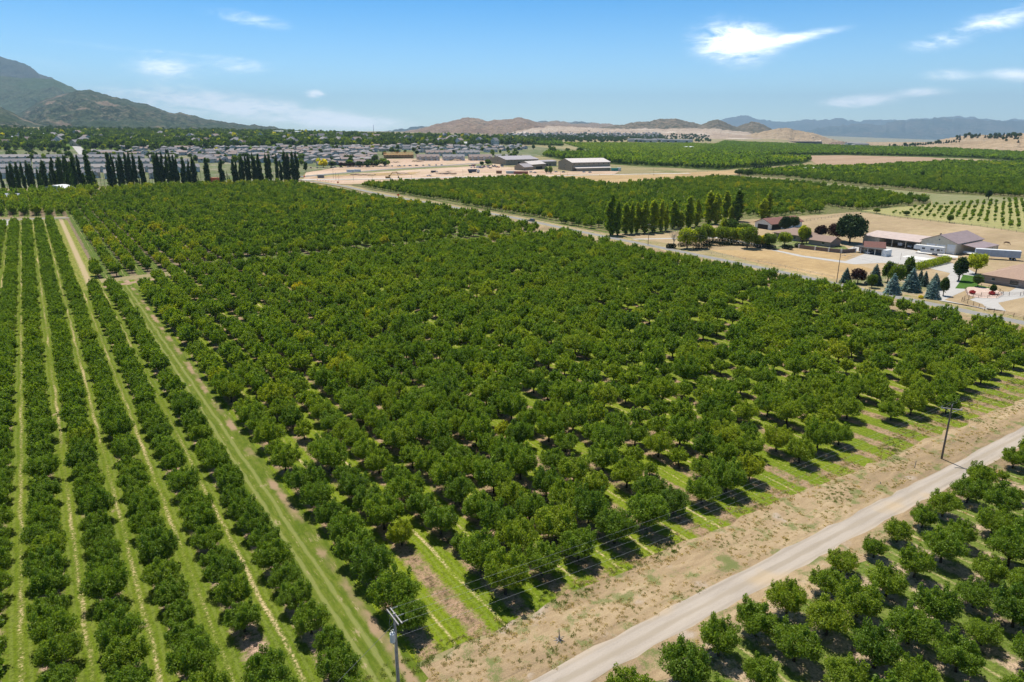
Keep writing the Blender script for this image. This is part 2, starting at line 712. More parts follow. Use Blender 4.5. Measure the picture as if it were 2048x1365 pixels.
def orchard_floor(name, x0, s, soil_w, grass_a, grass_b, straw_a=.8, soil_c=(.33, .22, .16), straw_c=(.50, .37, .22), rung=False):
    k = NT(name)
    x, y, z = k.xyz()
    wob = k.math('MULTIPLY', k.math('SUBTRACT', k.noise(.12, 3), .5), 1.0)
    xx = k.math('ADD', x, wob)
    q = k.math('DIVIDE', k.math('SUBTRACT', xx, x0), s)
    fz = k.math('SUBTRACT', q, k.math('FLOOR', k.math('ADD', q, .5)))
    t = k.math('MULTIPLY', k.math('ABSOLUTE', fz), s)
    nA = k.noise(.55, 6, .62)
    nB = k.noise(3.2, 4, .65)
    nC = k.noise(.06, 3)
    grass = k.mix(k.rng(nC, .35, .65), grass_a, grass_b)
    grass = k.mix(k.rng(k.math('ADD', k.math('MULTIPLY', nB, .5), k.math('MULTIPLY', k.noise(9.0, 3, .7), .5)), .40, .62), grass, tuple(c * 1.7 for c in grass_a))
    grass = k.mix(k.math('MULTIPLY', k.rng(nA, .55, .78), .55), grass, (.25, .24, .07))
    soil = k.mix(k.rng(nB, .35, .65), soil_c, tuple(min(1, c * 1.7) for c in soil_c))
    soil = k.mix(k.rng(k.math('ADD', k.math('MULTIPLY', nA, .6), k.math('MULTIPLY', nB, .4)), .50, .60), soil, tuple(c * .42 for c in soil_c))
    soil = k.mix(k.math('MULTIPLY', k.rng(k.noise(.8, 5, .6), .5, .62), .6), soil, (.14, .17, .03))
    tt = k.math('ADD', t, k.math('MULTIPLY', k.math('SUBTRACT', nA, .5), 2.0))
    ms = k.rng(k.math('ADD', tt, k.math('MULTIPLY', k.math('SUBTRACT', nB, .5), 1.6)), soil_w * .55, soil_w * 1.35, 1, 0)
    col = k.mix(ms, grass, soil)
    lc = k.math('SUBTRACT', s / 2, t)
    sv = k.scalevec(k.geo(), (.5, 1.6 if rung else .35, 1))
    nS = k.noise(1.0, 5, .7, sv)
    patch = k.noise(.045, 2, .5, k.scalevec(k.geo(), (2.2, 1, 1)))
    lw = k.math('ADD', lc, k.math('MULTIPLY', k.math('SUBTRACT', nS, .5), 1.3))
    mst = k.math('MULTIPLY', k.rng(lw, .02, .42, 1, 0), k.rng(k.math('ADD', k.math('ADD', k.math('MULTIPLY', nS, .55), k.math('MULTIPLY', nB, .55)), k.math('MULTIPLY', patch, .45)), .735, .90, .04, straw_a))
    col = k.mix(mst, col, k.mix(nB, straw_c, tuple(min(1, c * 1.35) for c in straw_c)))
    # faint wheel marks either side of the lane centre
    wm = k.rng(k.math('ABSOLUTE', k.math('SUBTRACT', lc, .85)), .08, .3, .28, 0)
    col = k.mix(wm, col, (.22, .24, .07))
    # rank darker tufts and cut stalks
    col = k.mix(k.math('MULTIPLY', k.rng(k.noise(1.7, 5, .7), .50, .62), .5), col, tuple(c * .55 for c in grass_a))
    col = k.mix(k.math('MULTIPLY', k.rng(k.noise(4.2, 3, .7), .50, .64), .5), col, tuple(c * .5 for c in grass_a))
    # the odd bare patch
    col = k.mix(k.math('MULTIPLY', k.rng(k.noise(.21, 4, .6), .66, .74), .75), col, soil)
    return k.bsdf(col, .95, .08, 0, nB, .5, .08)


ROW = 5.75
XL = 16.8 - ROW * 8           # first left row
FLOOR_LEFT = orchard_floor("mown_orchard_grass", 16.8, ROW, 1.15, (.078, .112, .008), (.122, .148, .013), .95, rung=True)
FLOOR_MAIN = orchard_floor("orchard_grass_and_soil", 26.0, 5.85, 1.15, (.098, .138, .006), (.160, .190, .010), 1.0, (.25, .165, .105))
FLOOR_SOUTH = orchard_floor("orchard_strips", 44.2, 6.05, 1.35, (.080, .115, .016), (.115, .145, .028), .7, (.33, .24, .165))
FLOOR_BACK = orchard_floor("orchard_back_ground", 26.0, 5.85, 1.3, (.055, .09, .012), (.09, .125, .016), .8, (.20, .14, .10))


def dry_field(name, c1, c2, c3, s=.03, streak=None, bare=(.45, .36, .28), bare_amt=.5, green=(.10, .15, .04), green_amt=.0):
    k = NT(name)
    v = k.geo() if streak is None else k.scalevec(k.geo(), streak)
    a = k.noise(s, 6, .6, v)
    b = k.noise(s * 12, 5, .65, v)
    c = k.noise(s * 90, 3, .6)
    f = k.math('ADD', k.math('MULTIPLY', a, .5), k.math('ADD', k.math('MULTIPLY', b, .32), k.math('MULTIPLY', c, .18)))
    col = k.ramp(f, [(.36, c1), (.5, c2), (.62, c3)])
    if bare_amt:
        col = k.mix(k.math('MULTIPLY', k.rng(k.noise(s * 3.1, 5, .6), .58, .70), bare_amt), col, bare)
    d = k.noise(s * 230, 3, .7)
    col = k.mix(k.math('MULTIPLY', k.rng(d, .52, .66), .38), col, tuple(q * .55 for q in c1))
    col = k.mix(k.math('MULTIPLY', k.rng(d, .44, .34, 0, 1), .30), col, tuple(min(1, q * 1.15) for q in c3))
    if green_amt:
        col = k.mix(k.math('MULTIPLY', k.rng(k.math('ADD', k.noise(s * 5.3, 5, .62), k.math('ADD', k.math('MULTIPLY', c, .25), k.math('MULTIPLY', d, .35))), .83, .93), green_amt), col, green)
    return k.bsdf(col, .97, .05, 0, c, .4, .06)


BASE = dry_field("valley_floor", (.20, .17, .09), (.28, .23, .12), (.36, .29, .17), .004, None, (.14, .17, .06), .6, (.08, .13, .035), .7)
VERGE = dry_field("dry_verge", (.165, .12, .075), (.32, .23, .135), (.46, .35, .215), .06, (.35, 1.5, 1), (.40, .33, .27), .85, (.10, .145, .035), .75)
PASTURE = dry_field("dry_pasture", (.25, .185, .11), (.35, .26, .155), (.44, .335, .21), .02, (.6, 1.6, 1), (.30, .22, .14), .5, (.25, .24, .10), .2)
GOLD = dry_field("golden_dry_grass", (.28, .19, .10), (.40, .28, .14), (.50, .36, .20), .03, (1, 1, 1), (.33, .23, .16), .5)
DIRT = dry_field("construction_dirt", (.36, .24, .17), (.50, .36, .26), (.62, .48, .36), .009, (.35, 1.6, 1), (.32, .17, .11), .8, (.30, .25, .11), .5)
BROWNF = dry_field("ploughed_field", (.28, .19, .125), (.34, .235, .155), (.40, .285, .19), .012, (.3, 2.2, 1), (.40, .30, .21), .4)
GREYGREEN = dry_field("pale_green_field", (.16, .17, .07), (.21, .21, .10), (.27, .25, .14), .012, (.3, 2.0, 1), (.32, .26, .16), .4, (.12, .17, .06), .4)
FARGREEN = dry_field("vineyard_green", (.075, .125, .025), (.11, .17, .035), (.15, .21, .045), .006, (.25, 2.6, 1), (.055, .10, .03), .7)
ORCH_FAR = dry_field("far_orchard_floor", (.06, .10, .025), (.09, .13, .03), (.15, .17, .06), .03, None, (.22, .18, .10), .3)
YOUNG = orchard_floor("young_orchard_grass", 0, 11.0, 1.0, (.24, .235, .09), (.31, .28, .12), .3, (.30, .22, .12), (.42, .33, .18))
LAWN = dry_field("watered_lawn", (.045, .10, .015), (.06, .13, .02), (.09, .16, .03), .15, None, (.10, .13, .04), .3)
TOWNG = dry_field("town_ground", (.08, .11, .035), (.15, .16, .08), (.30, .26, .19), .012, None, (.30, .28, .25), .6, (.07, .13, .03), .7)


def roadmat(name, c, tracks=True, yc=0.0, amp=.25):
    k = NT(name)
    x, y, z = k.xyz()
    a = k.noise(.35, 5, .6, k.scalevec(k.geo(), (.25, 1.6, 1)))
    b = k.noise(6.5, 5, .75)
    g = k.noise(.07, 3)
    f = k.math('ADD', k.math('MULTIPLY', a, .6), k.math('MULTIPLY', b, .4))
    col = k.ramp(f, [(.33, tuple(q * (1 - amp) for q in c)), (.5, c), (.68, tuple(min(1, q * (1 + amp * .6)) for q in c))])
    if tracks:
        d = k.math('ABSOLUTE', k.math('SUBTRACT', y, k.math('SUBTRACT', 42.75, k.math('MULTIPLY', x, .0168))))
        w = k.rng(k.math('ADD', d, k.math('MULTIPLY', k.math('SUBTRACT', a, .5), .9)), .15, .55, .6, 0)
        col = k.mix(w, col, (.30, .25, .185))
        w2 = k.rng(k.math('ABSOLUTE', k.math('SUBTRACT', k.math('ADD', d, k.math('MULTIPLY', k.math('SUBTRACT', b, .5), .5)), 1.45)), .05, .3, .35, 0)
        col = k.mix(w2, col, (.27, .225, .17))
        e = k.rng(k.math('ADD', d, k.math('MULTIPLY', k.math('SUBTRACT', a, .5), 1.8)), 1.3, 2.4, 0, .75)
        col = k.mix(e, col, (.43, .335, .235))
        col = k.mix(k.math('MULTIPLY', k.rng(g, .56, .66), .5), col, (.50, .36, .20))
    return k.bsdf(col, .95, .08, 0, b, .35, .04)


GRAVEL = roadmat("pale_gravel", (.39, .335, .28), True, 41.0)
ASPHALT = roadmat("worn_asphalt", (.25, .24, .225), False, amp=.12)
CONC = roadmat("pale_driveway", (.42, .40, .375), False, amp=.12)
CONC2 = paint("concrete_slab", (.62, .60, .56), .9, .1, 0, .05, .3)

k = NT("lane_grass")
x_, y_, z_ = k.xyz()
wob = k.math('MULTIPLY', k.math('SUBTRACT', k.noise(.10, 3), .5), .9)
xx = k.math('ADD', x_, wob)
nA, nB = k.noise(.5, 6, .62), k.noise(3.0, 4, .65)
nS = k.noise(1.0, 5, .7, k.scalevec(k.geo(), (1.4, .22, 1)))
col = k.mix(k.rng(nS, .38, .62), (.075, .112, .010), (.135, .160, .025))
col = k.mix(k.rng(nB, .4, .75, 0, .6), col, (.100, .145, .014))
col = k.mix(k.math('MULTIPLY', k.rng(k.noise(1.6, 5, .7), .50, .64), .5), col, (.06, .085, .012))
for c0, w0 in ((19.9, .38), (21.4, .38)):
    d_ = k.math('ADD', k.math('ABSOLUTE', k.math('SUBTRACT', xx, c0)), k.math('MULTIPLY', k.math('SUBTRACT', nS, .5), 1.0))
    col = k.mix(k.rng(d_, w0 * .3, w0, .5, 0), col, (.27, .27, .10))
col = k.mix(k.math('MULTIPLY', k.rng(k.math('ADD', k.math('MULTIPLY', nS, .6), k.math('MULTIPLY', nA, .4)), .56, .64), .75), col, (.36, .28, .17))
d_ = k.math('ADD', k.math('ABSOLUTE', k.math('SUBTRACT', xx, 22.9)), k.math('MULTIPLY', k.math('SUBTRACT', nA, .5), 1.6))
col = k.mix(k.math('MULTIPLY', k.rng(d_, .2, .8, 1, 0), k.rng(k.noise(.09, 3), .45, .6)), col, (.30, .21, .13))
LANE = k.bsdf(col, .95, .06, 0, nB, .5, .08)
k = NT("straw_lane")
x_, y_, z_ = k.xyz()
nS, nB = k.noise(1.0, 5, .7, k.scalevec(k.geo(), (1.2, .3, 1))), k.noise(3.0, 4, .65)
col = k.mix(k.rng(nS, .38, .6), (.12, .155, .018), (.24, .23, .06))
d_ = k.math('ADD', k.math('ABSOLUTE', k.math('SUBTRACT', x_, 11.0)), k.math('MULTIPLY', k.math('SUBTRACT', nS, .5), 2.4))
col = k.mix(k.rng(d_, .5, 1.4, .85, 0), col, (.42, .32, .20))
LANE2 = k.bsdf(col, .95, .06, 0, nB, .5, .08)

# ------------------------------------------------------------------ the ground
me = bpy.data.meshes.new("ground")
gf = np.array(sorted(F_LINES + [-32000, -20000, -9000, -3000]), float)
gr = np.array(R_LINES, float)
ff, rr = np.meshgrid(gf, gr, indexing='ij')
gx, gy = ff * FW[0] + rr * RT[0], ff * FW[1] + rr * RT[1]
gv = np.stack([gx, gy, hgt(gx, gy)], -1).reshape(-1, 3)
nf, nr = len(gf), len(gr)
gi = np.arange(nf * nr).reshape(nf, nr)
quad = np.stack([gi[:-1, :-1], gi[:-1, 1:], gi[1:, 1:], gi[1:, :-1]], -1).reshape(-1, 4)
me.from_pydata(gv.tolist(), [], quad.tolist())
if me.polygons[0].normal.z < 0:
    me.flip_normals()
me.materials.append(BASE)
mk("ground", me, kind="structure")

XM, XR = 23.2, 225.0
drape("orchard_floor", ragged([(-90, 30), (23.2, 44), (23.2, 281), (14.6, 281), (14.6, 508), (-110, 527)], 30, .2), FLOOR_LEFT, 1, kind="structure")
drape("orchard_floor", ragged([(23.2, 52.5), (150, 47.5), (222, 47.0), (223, 120), (230, 170), (229, 281), (23.2, 281)], 3.5, .5, 3), FLOOR_MAIN, 2, kind="structure")
drape("orchard_floor", ragged([(28, 36.2), (37, 36.8), (290, 34.5), (290, -60), (20, -60)], 3.5, .5, 4), FLOOR_SOUTH, 1, kind="structure")
drape("field_track", band([(14.5, 272.5), (60, 286.5), (111, 286), (180, 283), (226, 287)], 1.6, 1.6), BROWNF, 3)
drape("verge", ragged([(-80, 44), (-80, 35), (37, 36.4), (290, 34.2), (290, 47.2), (232, 47.2), (222, 47.2), (150, 47.8), (60, 52), (23, 52.0), (18, 48), (0, 46)], 3.0, .7, 5), VERGE, 3)
drape("dirt_road", ragged(band([(-80, 43), (38, 42.3), (60, 41.9), (110, 40.6), (160, 39.6), (290, 38.0)], 1.75, 1.75), 2.5, .22, 6), GRAVEL, 4)
drape("grass_lane", ragged([(18.0, 47), (24.3, 50), (24.3, 272), (18.6, 272)], 6, .3, 8), LANE, 4)
drape("grass_lane", [(7.6, 270), (14.4, 270), (14.4, 290), (14.0, 500), (7.2, 500)], LANE2, 5)
# farm road beyond the left rows
drape("cross_road", band([at(-200, 443), at(0, 440), at(130, 436), (14, 512)], 2.5, 2.5), ASPHALT, 4)
drape("farm_drive", band([at(-60, 470), at(0, 462), at(7, 450), at(22, 441)], 2, 2), CONC, 5)
drape("grass", ppoly((-80, 480), (2, 452), (14, 440), (-80, 442)), LAWN, 3)

MID = [(221, -60), (224.5, 60), (227.5, 110), (233, 160), (236.5, 215), (240, 280), (246, 360), at(860, 407), at(760, 390), at(690, 374), at(640, 366), at(598, 360), at(560, 356)]
drape("back_orchard_floor", [(14, 289), (228, 290), (236, 360), at(860, 412), at(740, 394), at(640, 371), at(600, 368), at(190, 380), at(0, 392), at(-150, 400), at(-150, 437), at(0, 435), at(132, 433), at(128, 440)], FLOOR_BACK, 2)
drape("verge", ragged([(206.5, 47.5), (222, 47), (226, 100), (233, 160), (236.5, 215), (240, 280), (244, 340), (226, 350), (213.5, 290), (211, 279), (207.5, 180)], 4, .5, 12), VERGE, 3)
drape("verge", band(MID, 4.2, 6.5), dry_field("roadside_grass", (.20, .17, .08), (.33, .26, .14), (.45, .36, .21), .08, None, (.42, .36, .28), .6, (.11, .17, .03), .7), 4)
drape("road", band(MID, 2.3, 2.3), ASPHALT, 5)
# a second strip of road that serves the houses
EB = [(245.5, 295), (252, 380), at(870, 402), at(775, 386), at(702, 371), at(1050, 356), at(1150, 363), at(1240, 373), at(1292, 366), at(1450, 357), at(1620, 371), at(1862, 402), at(1862, 408), at(1712, 424), at(1600, 432), at(1480, 440), at(1330, 466), (246, 278)]
drape("orchard_floor", EB, FLOOR_BACK, 2)
drape("pasture", [(232.5, 120), at(1420, 500), (246, 272), at(1330, 468), at(1480, 442), at(1600, 434), at(1712, 424), at(1800, 436), at(1960, 453), at(2048, 466), at(2300, 480), at(2300, 640), (232, 60)], PASTURE, 1)
drape("young_orchard_floor", [at(1720, 421), at(1850, 411), at(2050, 397), at(2300, 400), at(2300, 478), at(2048, 465), at(1960, 452), at(1800, 434)], YOUNG, 2)
drape("meadow", [at(1380, 345), at(1480, 352), at(1700, 372), at(1860, 388), at(2060, 402), at(2060, 396), at(1990, 409), at(1866, 410), at(1862, 401), at(1620, 370), at(1450, 356), at(1300, 365), at(1240, 372), at(1150, 362)], GREYGREEN, 3)
drape("golden_field", [at(1050, 354), at(1110, 350), at(1300, 349), at(1450, 343), at(1520, 337), at(1560, 345), at(1440, 352), at(1400, 357), at(1290, 366), at(1240, 374), at(1150, 362)], GOLD, 4)
drape("construction_dirt", [at(604, 366), at(700, 370), at(1050, 356), at(1150, 352), at(1230, 349), at(1240, 343), at(1110, 344), at(1010, 334), at(985, 324), at(1060, 318), at(830, 318), at(765, 319), at(700, 332), at(612, 346)], DIRT, 3)
drape("wooded_ground", [at(-400, 303), at(420, 299), at(700, 292), at(700, 270.5), at(560, 266.8), at(350, 265.2), at(100, 264.8), at(-400, 264.5)], FARGREEN, 3)
drape("town_ground", [at(-700, 398), at(-300, 390), at(0, 378), at(200, 374), at(595, 360), at(612, 345), at(700, 331), at(765, 318), at(985, 322), at(1080, 312), at(1135, 300), at(1000, 287), at(600, 284), at(100, 285), at(-300, 290)], TOWNG, 2)
drape("ploughed_field", [at(1480, 313), at(1690, 311.5), at(1860, 315.5), at(1905, 320), at(1790, 328), at(1700, 335), at(1640, 334), at(1622, 322)], BROWNF, 3)
drape("vineyard_field", [at(1124, 286), at(1380, 287), at(1560, 293), at(1700, 298), at(1560, 309), at(1390, 312), at(1190, 306)], FARGREEN, 3)
drape("far_orchard_floor", [at(1079, 312), at(1240, 309), at(1500, 316), at(1625, 321), at(1600, 329), at(1500, 337), at(1435, 341), at(1245, 331), at(1130, 322)], ORCH_FAR, 3)
drape("far_orchard_floor", [at(1470, 350), at(1500, 344), at(1622, 334), at(1700, 335), at(1900, 324), at(2060, 328), at(2300, 335), at(2300, 404), at(2050, 399), at(1870, 387), at(1700, 371), at(1560, 356)], FLOOR_BACK, 4)
drape("far_orchard_floor", [at(1390, 311.5), at(1450, 284), at(1700, 295), at(1890, 300), at(2048, 309), at(2300, 313), at(2300, 327), at(2048, 325), at(1950, 318), at(1860, 315), at(1690, 311)], ORCH_FAR, 4)
drape("far_orchard_floor", [at(920, 281), at(1050, 279.5), at(1124, 286), at(1126, 293), at(1040, 289), at(930, 287)], ORCH_FAR, 4)

# ------------------------------------------------------------------ hills and mountains
def hillmat(name, c1, c2, c3, s, speck=None, sp_amt=.6, patch=None):
    k = NT(name)
    a = k.noise(s, 7, .62, None, .4)
    b = k.noise(s * 7, 5, .65)
    f = k.math('ADD', k.math('MULTIPLY', a, .62), k.math('MULTIPLY', b, .38))
    col = k.ramp(f, [(.42, c1), (.49, c2), (.57, c3)])
    if speck:
        col = k.mix(k.math('MULTIPLY', k.rng(k.math('ADD', k.math('MULTIPLY', k.noise(s * 15, 5, .75), .6), k.math('MULTIPLY', a, .4)), .48, .55), sp_amt), col, speck)
    if patch:
        col = k.mix(k.math('MULTIPLY', k.rng(k.noise(s * 1.7, 3, .5), .60, .68), .8), col, patch)
    return k.bsdf(col, 1, .02, 0, k.math("ADD", b, k.math("MULTIPLY", k.noise(s * 22, 4, .6), .25)), 1.0, .09 / s)


def mountain(name, prof, D, depthf, back, amp, mat, base=0.0, seed=1, nf=46, step=4, power=1.15, gscale=1.0, foot_y=None):
    """A range: ridge profile (photo px, py) stands at forward distance D, its foot lies depthf nearer."""
    xs = [p[0] for p in prof]
    px = np.arange(xs[0], xs[-1] + step, step, dtype=float)
    py = np.interp(px, xs, [p[1] for p in prof])
    py = py + np.array([mn.fractal(Vector((q * .05, seed * 3.3, 0)), .6, 2.2, 6) for q in px]) * (3.6 if D > 15000 else 2.4)
    a = (px - 1024) / FPX
    b = (682.5 - py) / FPX
    f = math.cos(PITCH) + b * math.sin(PITCH)
    u = b * math.cos(PITCH) - math.sin(PITCH)
    top = H + D * u / f
    tan = a / f
    rows = []
    vv = list(np.linspace(0, 1, nf)) + [1.12, 1.3, 1.6]
    for v in vv:
        Fd = D - depthf * (1 - v) if v <= 1 else D + back * (v - 1) / .6
        row = []
        for i in range(len(px)):
            r = Fd * tan[i]
            hT = top[i] - base
            p = Vector((r / (900 * gscale) + seed * 7.1, Fd / (1500 * gscale), seed))
            rid = mn.ridged_multi_fractal(p, 1.0, 2.1, 5, 1.0, 2.0) * .42 - .5
            fine = mn.fractal(p * 5.1, .8, 2.1, 4)
            if v <= 1:
                g = v ** power
                w = math.sin(math.pi * min(1, v * 1.02)) ** .8 if v < .98 else 0
                h = hT * g + amp * hT * w * rid + amp * .18 * hT * fine * w
            else:
                h = hT * max(0, 1 - (v - 1) / .6)
            edge = min(1, i / 6, (len(px) - 1 - i) / 6)
            row.append((Fd * FW[0] + r * RT[0], Fd * FW[1] + r * RT[1], base + max(-5, h) * (edge if prof[0][1] > 255 or prof[-1][1] > 255 or True else 1)))
        rows.append(row)
    m, n = len(rows), len(px)
    vs = [p for row in rows for p in row]
    fs = [(i * n + j, i * n + j + 1, (i + 1) * n + j + 1, (i + 1) * n + j) for i in range(m - 1) for j in range(n - 1)]
    me = bpy.data.meshes.new(name)
    me.from_pydata(vs, [], fs)
    me.materials.append(mat)
    if me.polygons[0].normal.z < 0:
        me.flip_normals()
    me.polygons.foreach_set("use_smooth", [True] * len(me.polygons))
    return mk(name, me, kind="structure")


HM_GREEN = hillmat("scrub_hillside", (.040, .062, .034), (.070, .090, .050), (.17, .15, .10), .0020, (.020, .036, .022), .95, (.26, .19, .135))
HM_GREEN2 = hillmat("green_mountain", (.055, .09, .045), (.075, .11, .055), (.11, .125, .07), .0018, (.035, .055, .03), .7)
HM_BLUE = hillmat("forest_mountain", (.045, .06, .055), (.06, .075, .06), (.09, .09, .07), .0012, (.04, .05, .05), .5)
HM_BROWN = hillmat("brown_hillside", (.20, .135, .095), (.27, .185, .13), (.34, .245, .17), .0016, (.12, .095, .06), .55)
HM_DARK = hillmat("juniper_hillside", (.12, .105, .07), (.21, .165, .115), (.30, .22, .15), .0018, (.06, .065, .04), .95)
HM_TAN = hillmat("tan_hillside", (.34, .25, .16), (.40, .295, .19), (.45, .34, .23), .0022, (.22, .17, .10), .3)
HM_FAR = hillmat("distant_range", (.045, .06, .055), (.075, .085, .075), (.15, .13, .11), .0006, (.03, .045, .04), .6)
HM_PALE = hillmat("quarried_slope", (.36, .27, .20), (.43, .33, .25), (.55, .45, .36), .0025, (.26, .20, .13), .35, (.62, .53, .44))

mountain("mountain", [(-500, 20), (-250, 60), (-60, 100), (0, 113), (40, 125), (60, 133), (80, 149), (104, 155), (150, 190), (250, 250), (300, 272)], 12000, 3500, 3000, .35, HM_BLUE, 0, 1, 60, 4, 1.1, .6)
mountain("mountain", [(-500, 110), (-120, 140), (0, 154), (60, 158), (104, 157), (130, 168), (156, 181), (230, 222), (330, 262), (380, 275)], 8600, 2600, 2600, .32, HM_GREEN2, 0, 2, 60, 4, 1.1, .5)
mountain("foothill", [(-400, 175), (-200, 190), (0, 236), (40, 226), (80, 202), (120, 190), (156, 181), (182, 180), (205, 188), (232, 195), (262, 202), (300, 211), (340, 226), (362, 225), (400, 236), (440, 243), (490, 250), (540, 253), (585, 261), (640, 268), (700, 274)], 6200, 2900, 2500, .42, HM_GREEN, 20, 3, 80, 3, 1.15, .42)
mountain("foothill", [(-500, 190), (-200, 205), (-60, 208), (0, 213), (20, 222), (48, 238), (90, 252), (150, 266), (220, 276)], 3900, 1200, 1500, .3, HM_GREEN, 25, 4, 50, 3, 1.1, .4)
# brown hills beyond the valley
mountain("hill", [(740, 275), (790, 266), (830, 258), (880, 250), (920, 246), (990, 249), (1075, 246), (1110, 242), (1150, 247), (1200, 246), (1240, 250), (1300, 262), (1340, 272)], 9800, 2400, 2500, .4, HM_BROWN, 0, 5, 50, 3, 1.1, .5)
mountain("hill", [(700, 279), (760, 269), (800, 266), (850, 256), (890, 244), (918, 239), (935, 235), (950, 236), (975, 243), (1000, 240), (1022, 238), (1040, 236), (1060, 241), (1090, 249), (1120, 250), (1160, 252), (1210, 262), (1270, 276)], 6900, 2200, 2500, .45, HM_BROWN, 5, 6, 60, 3, 1.0, .4)
mountain("hill", [(1170, 272), (1205, 254), (1240, 250), (1270, 244), (1300, 243), (1325, 238), (1350, 238), (1375, 243), (1400, 249), (1430, 256), (1460, 268), (1490, 282)], 6300, 1500, 2500, .4, HM_DARK, 5, 7, 50, 3, 1.0, .35)
mountain("hill", [(1340, 275), (1385, 258), (1400, 249), (1425, 242), (1437, 241), (1455, 247), (1475, 254), (1490, 248), (1505, 244), (1520, 246), (1535, 254), (1550, 262), (1580, 275), (1600, 284)], 6000, 1200, 2000, .4, HM_DARK, 5, 8, 50, 2, 1.0, .3)
mountain("hill", [(940, 285), (1000, 270), (1060, 258), (1100, 253), (1150, 255), (1230, 258), (1300, 257), (1380, 258), (1440, 258), (1500, 266), (1560, 276), (1640, 289)], 5300, 1700, 1500, .25, HM_PALE, 2, 9, 50, 3, .8, .4)
mountain("hill", [(1380, 293), (1440, 285), (1490, 272), (1530, 262), (1560, 257), (1575, 257), (1600, 262), (1630, 267), (1660, 277), (1690, 287), (1720, 292), (1745, 295)], 4300, 800, 1200, .12, HM_TAN, -150, 10, 30, 3, .9, .7)
mountain("hill", [(1640, 296), (1665, 285), (1690, 283), (1715, 288), (1740, 295), (1760, 299)], 4100, 400, 600, .10, HM_BROWN, -150, 11, 16, 3)
mountain("hill", [(1730, 300), (1780, 297), (1840, 288), (1900, 276), (1940, 270), (1985, 271), (2040, 268), (2100, 262), (2300, 240), (2500, 232), (2750, 262), (2950, 295)], 2600, 700, 900, .07, HM_TAN, 0, 12, 30, 3, .9, .6)
mountain("hill", [(1850, 306), (1900, 300), (1950, 290), (1985, 281), (2048, 270), (2120, 256), (2300, 235), (2500, 225), (2750, 262), (2950, 300)], 2050, 420, 600, .06, HM_TAN, 0, 13, 30, 3, .9, .6)
# blue ranges on the horizon
mountain("mountain_range", [(1400, 262), (1430, 243), (1460, 236), (1480, 232), (1500, 233), (1530, 241), (1560, 243), (1610, 242), (1660, 238), (1680, 236), (1700, 240), (1716, 243), (1740, 240), (1780, 239), (1810, 241), (1850, 236), (1870, 238), (1900, 234), (1915, 233), (1940, 234), (1985, 240), (2048, 239), (2150, 236), (2300, 240), (2600, 244), (2900, 250), (3200, 275)], 27500, 5000, 3500, .3, HM_FAR, -158, 14, 40, 3, 1.0, 1.6)
mountain("mountain_range", [(1480, 285), (1560, 268), (1620, 258), (1680, 252), (1720, 246), (1760, 250), (1790, 243), (1830, 240), (1880, 236), (1940, 238), (2048, 243), (2200, 240), (2500, 242), (2800, 250), (3100, 280)], 20500, 3500, 3000, .35, HM_FAR, -158, 15, 40, 3, 1.0, 1.3)
mountain("mountain_range", [(560, 276), (700, 269), (760, 265), (800, 258), (850, 252), (900, 252), (1000, 254), (1085, 243), (1130, 246), (1160, 243), (1205, 248), (1240, 256), (1300, 270)], 15500, 3000, 2500, .14, HM_FAR, 0, 16, 30, 4, 1.0, 2.5)

# ------------------------------------------------------------------ the air
b = MB()
b.box(-33500, 33500, -33500, 33500, -161.0, 1650.0)
k = NT("haze_air")
pv = k.n("ShaderNodeVolumePrincipled")
pv.inputs["Color"].default_value = (*HAZE_COLOR, 1)
pv.inputs["Density"].default_value = HAZE_DENSITY
pv.inputs["Anisotropy"].default_value = 0.0
k.t.links.new(pv.outputs[0], k.o.inputs["Volume"])
hz = b.build("haze", k.m, kind="stuff", label="pale blue haze hanging over the valley and the far ranges", category="haze")
hz.rotation_euler = (0, 0, -YAW)

# ------------------------------------------------------------------ cherry orchards
rnd = random.Random(11)
grng = np.random.default_rng(5)


def inpoly(x, y, poly):
    x = np.asarray(x)
    y = np.asarray(y)
    c = np.zeros(x.shape, bool)
    n = len(poly)
    for i in range(n):
        x1, y1 = poly[i]
        x2, y2 = poly[(i + 1) % n]
        if y1 == y2:
            continue
        t = ((y1 > y) != (y2 > y)) & (x < (x2 - x1) * (y - y1) / (y2 - y1) + x1)
        c ^= t
    return c


def fill(poly, x0, sx, sy, jit=.35, miss=.04, y0=0.0):
    xs = [p[0] for p in poly]
    ys = [p[1] for p in poly]
    i0, i1 = math.floor((min(xs) - x0) / sx), math.ceil((max(xs) - x0) / sx)
    j0, j1 = math.floor((min(ys) - y0) / sy), math.ceil((max(ys) - y0) / sy)
    I, J = np.meshgrid(np.arange(i0, i1 + 1), np.arange(j0, j1 + 1), indexing='ij')
    I, J = I.ravel(), J.ravel()
    X = x0 + I * sx + grng.normal(size=I.size) * jit * .7
    Y = y0 + J * sy + grng.normal(size=I.size) * jit * 1.3
    k_ = inpoly(X, Y, poly) & (grng.random(I.size) > miss)
    return X[k_], Y[k_], I[k_], J[k_]


def patch(x, y, s, seed=0):
    return np.array([mn.fractal(Vector((a * s, b * s, seed)), 1.0, 2.0, 3) for a, b in zip(x, y)])


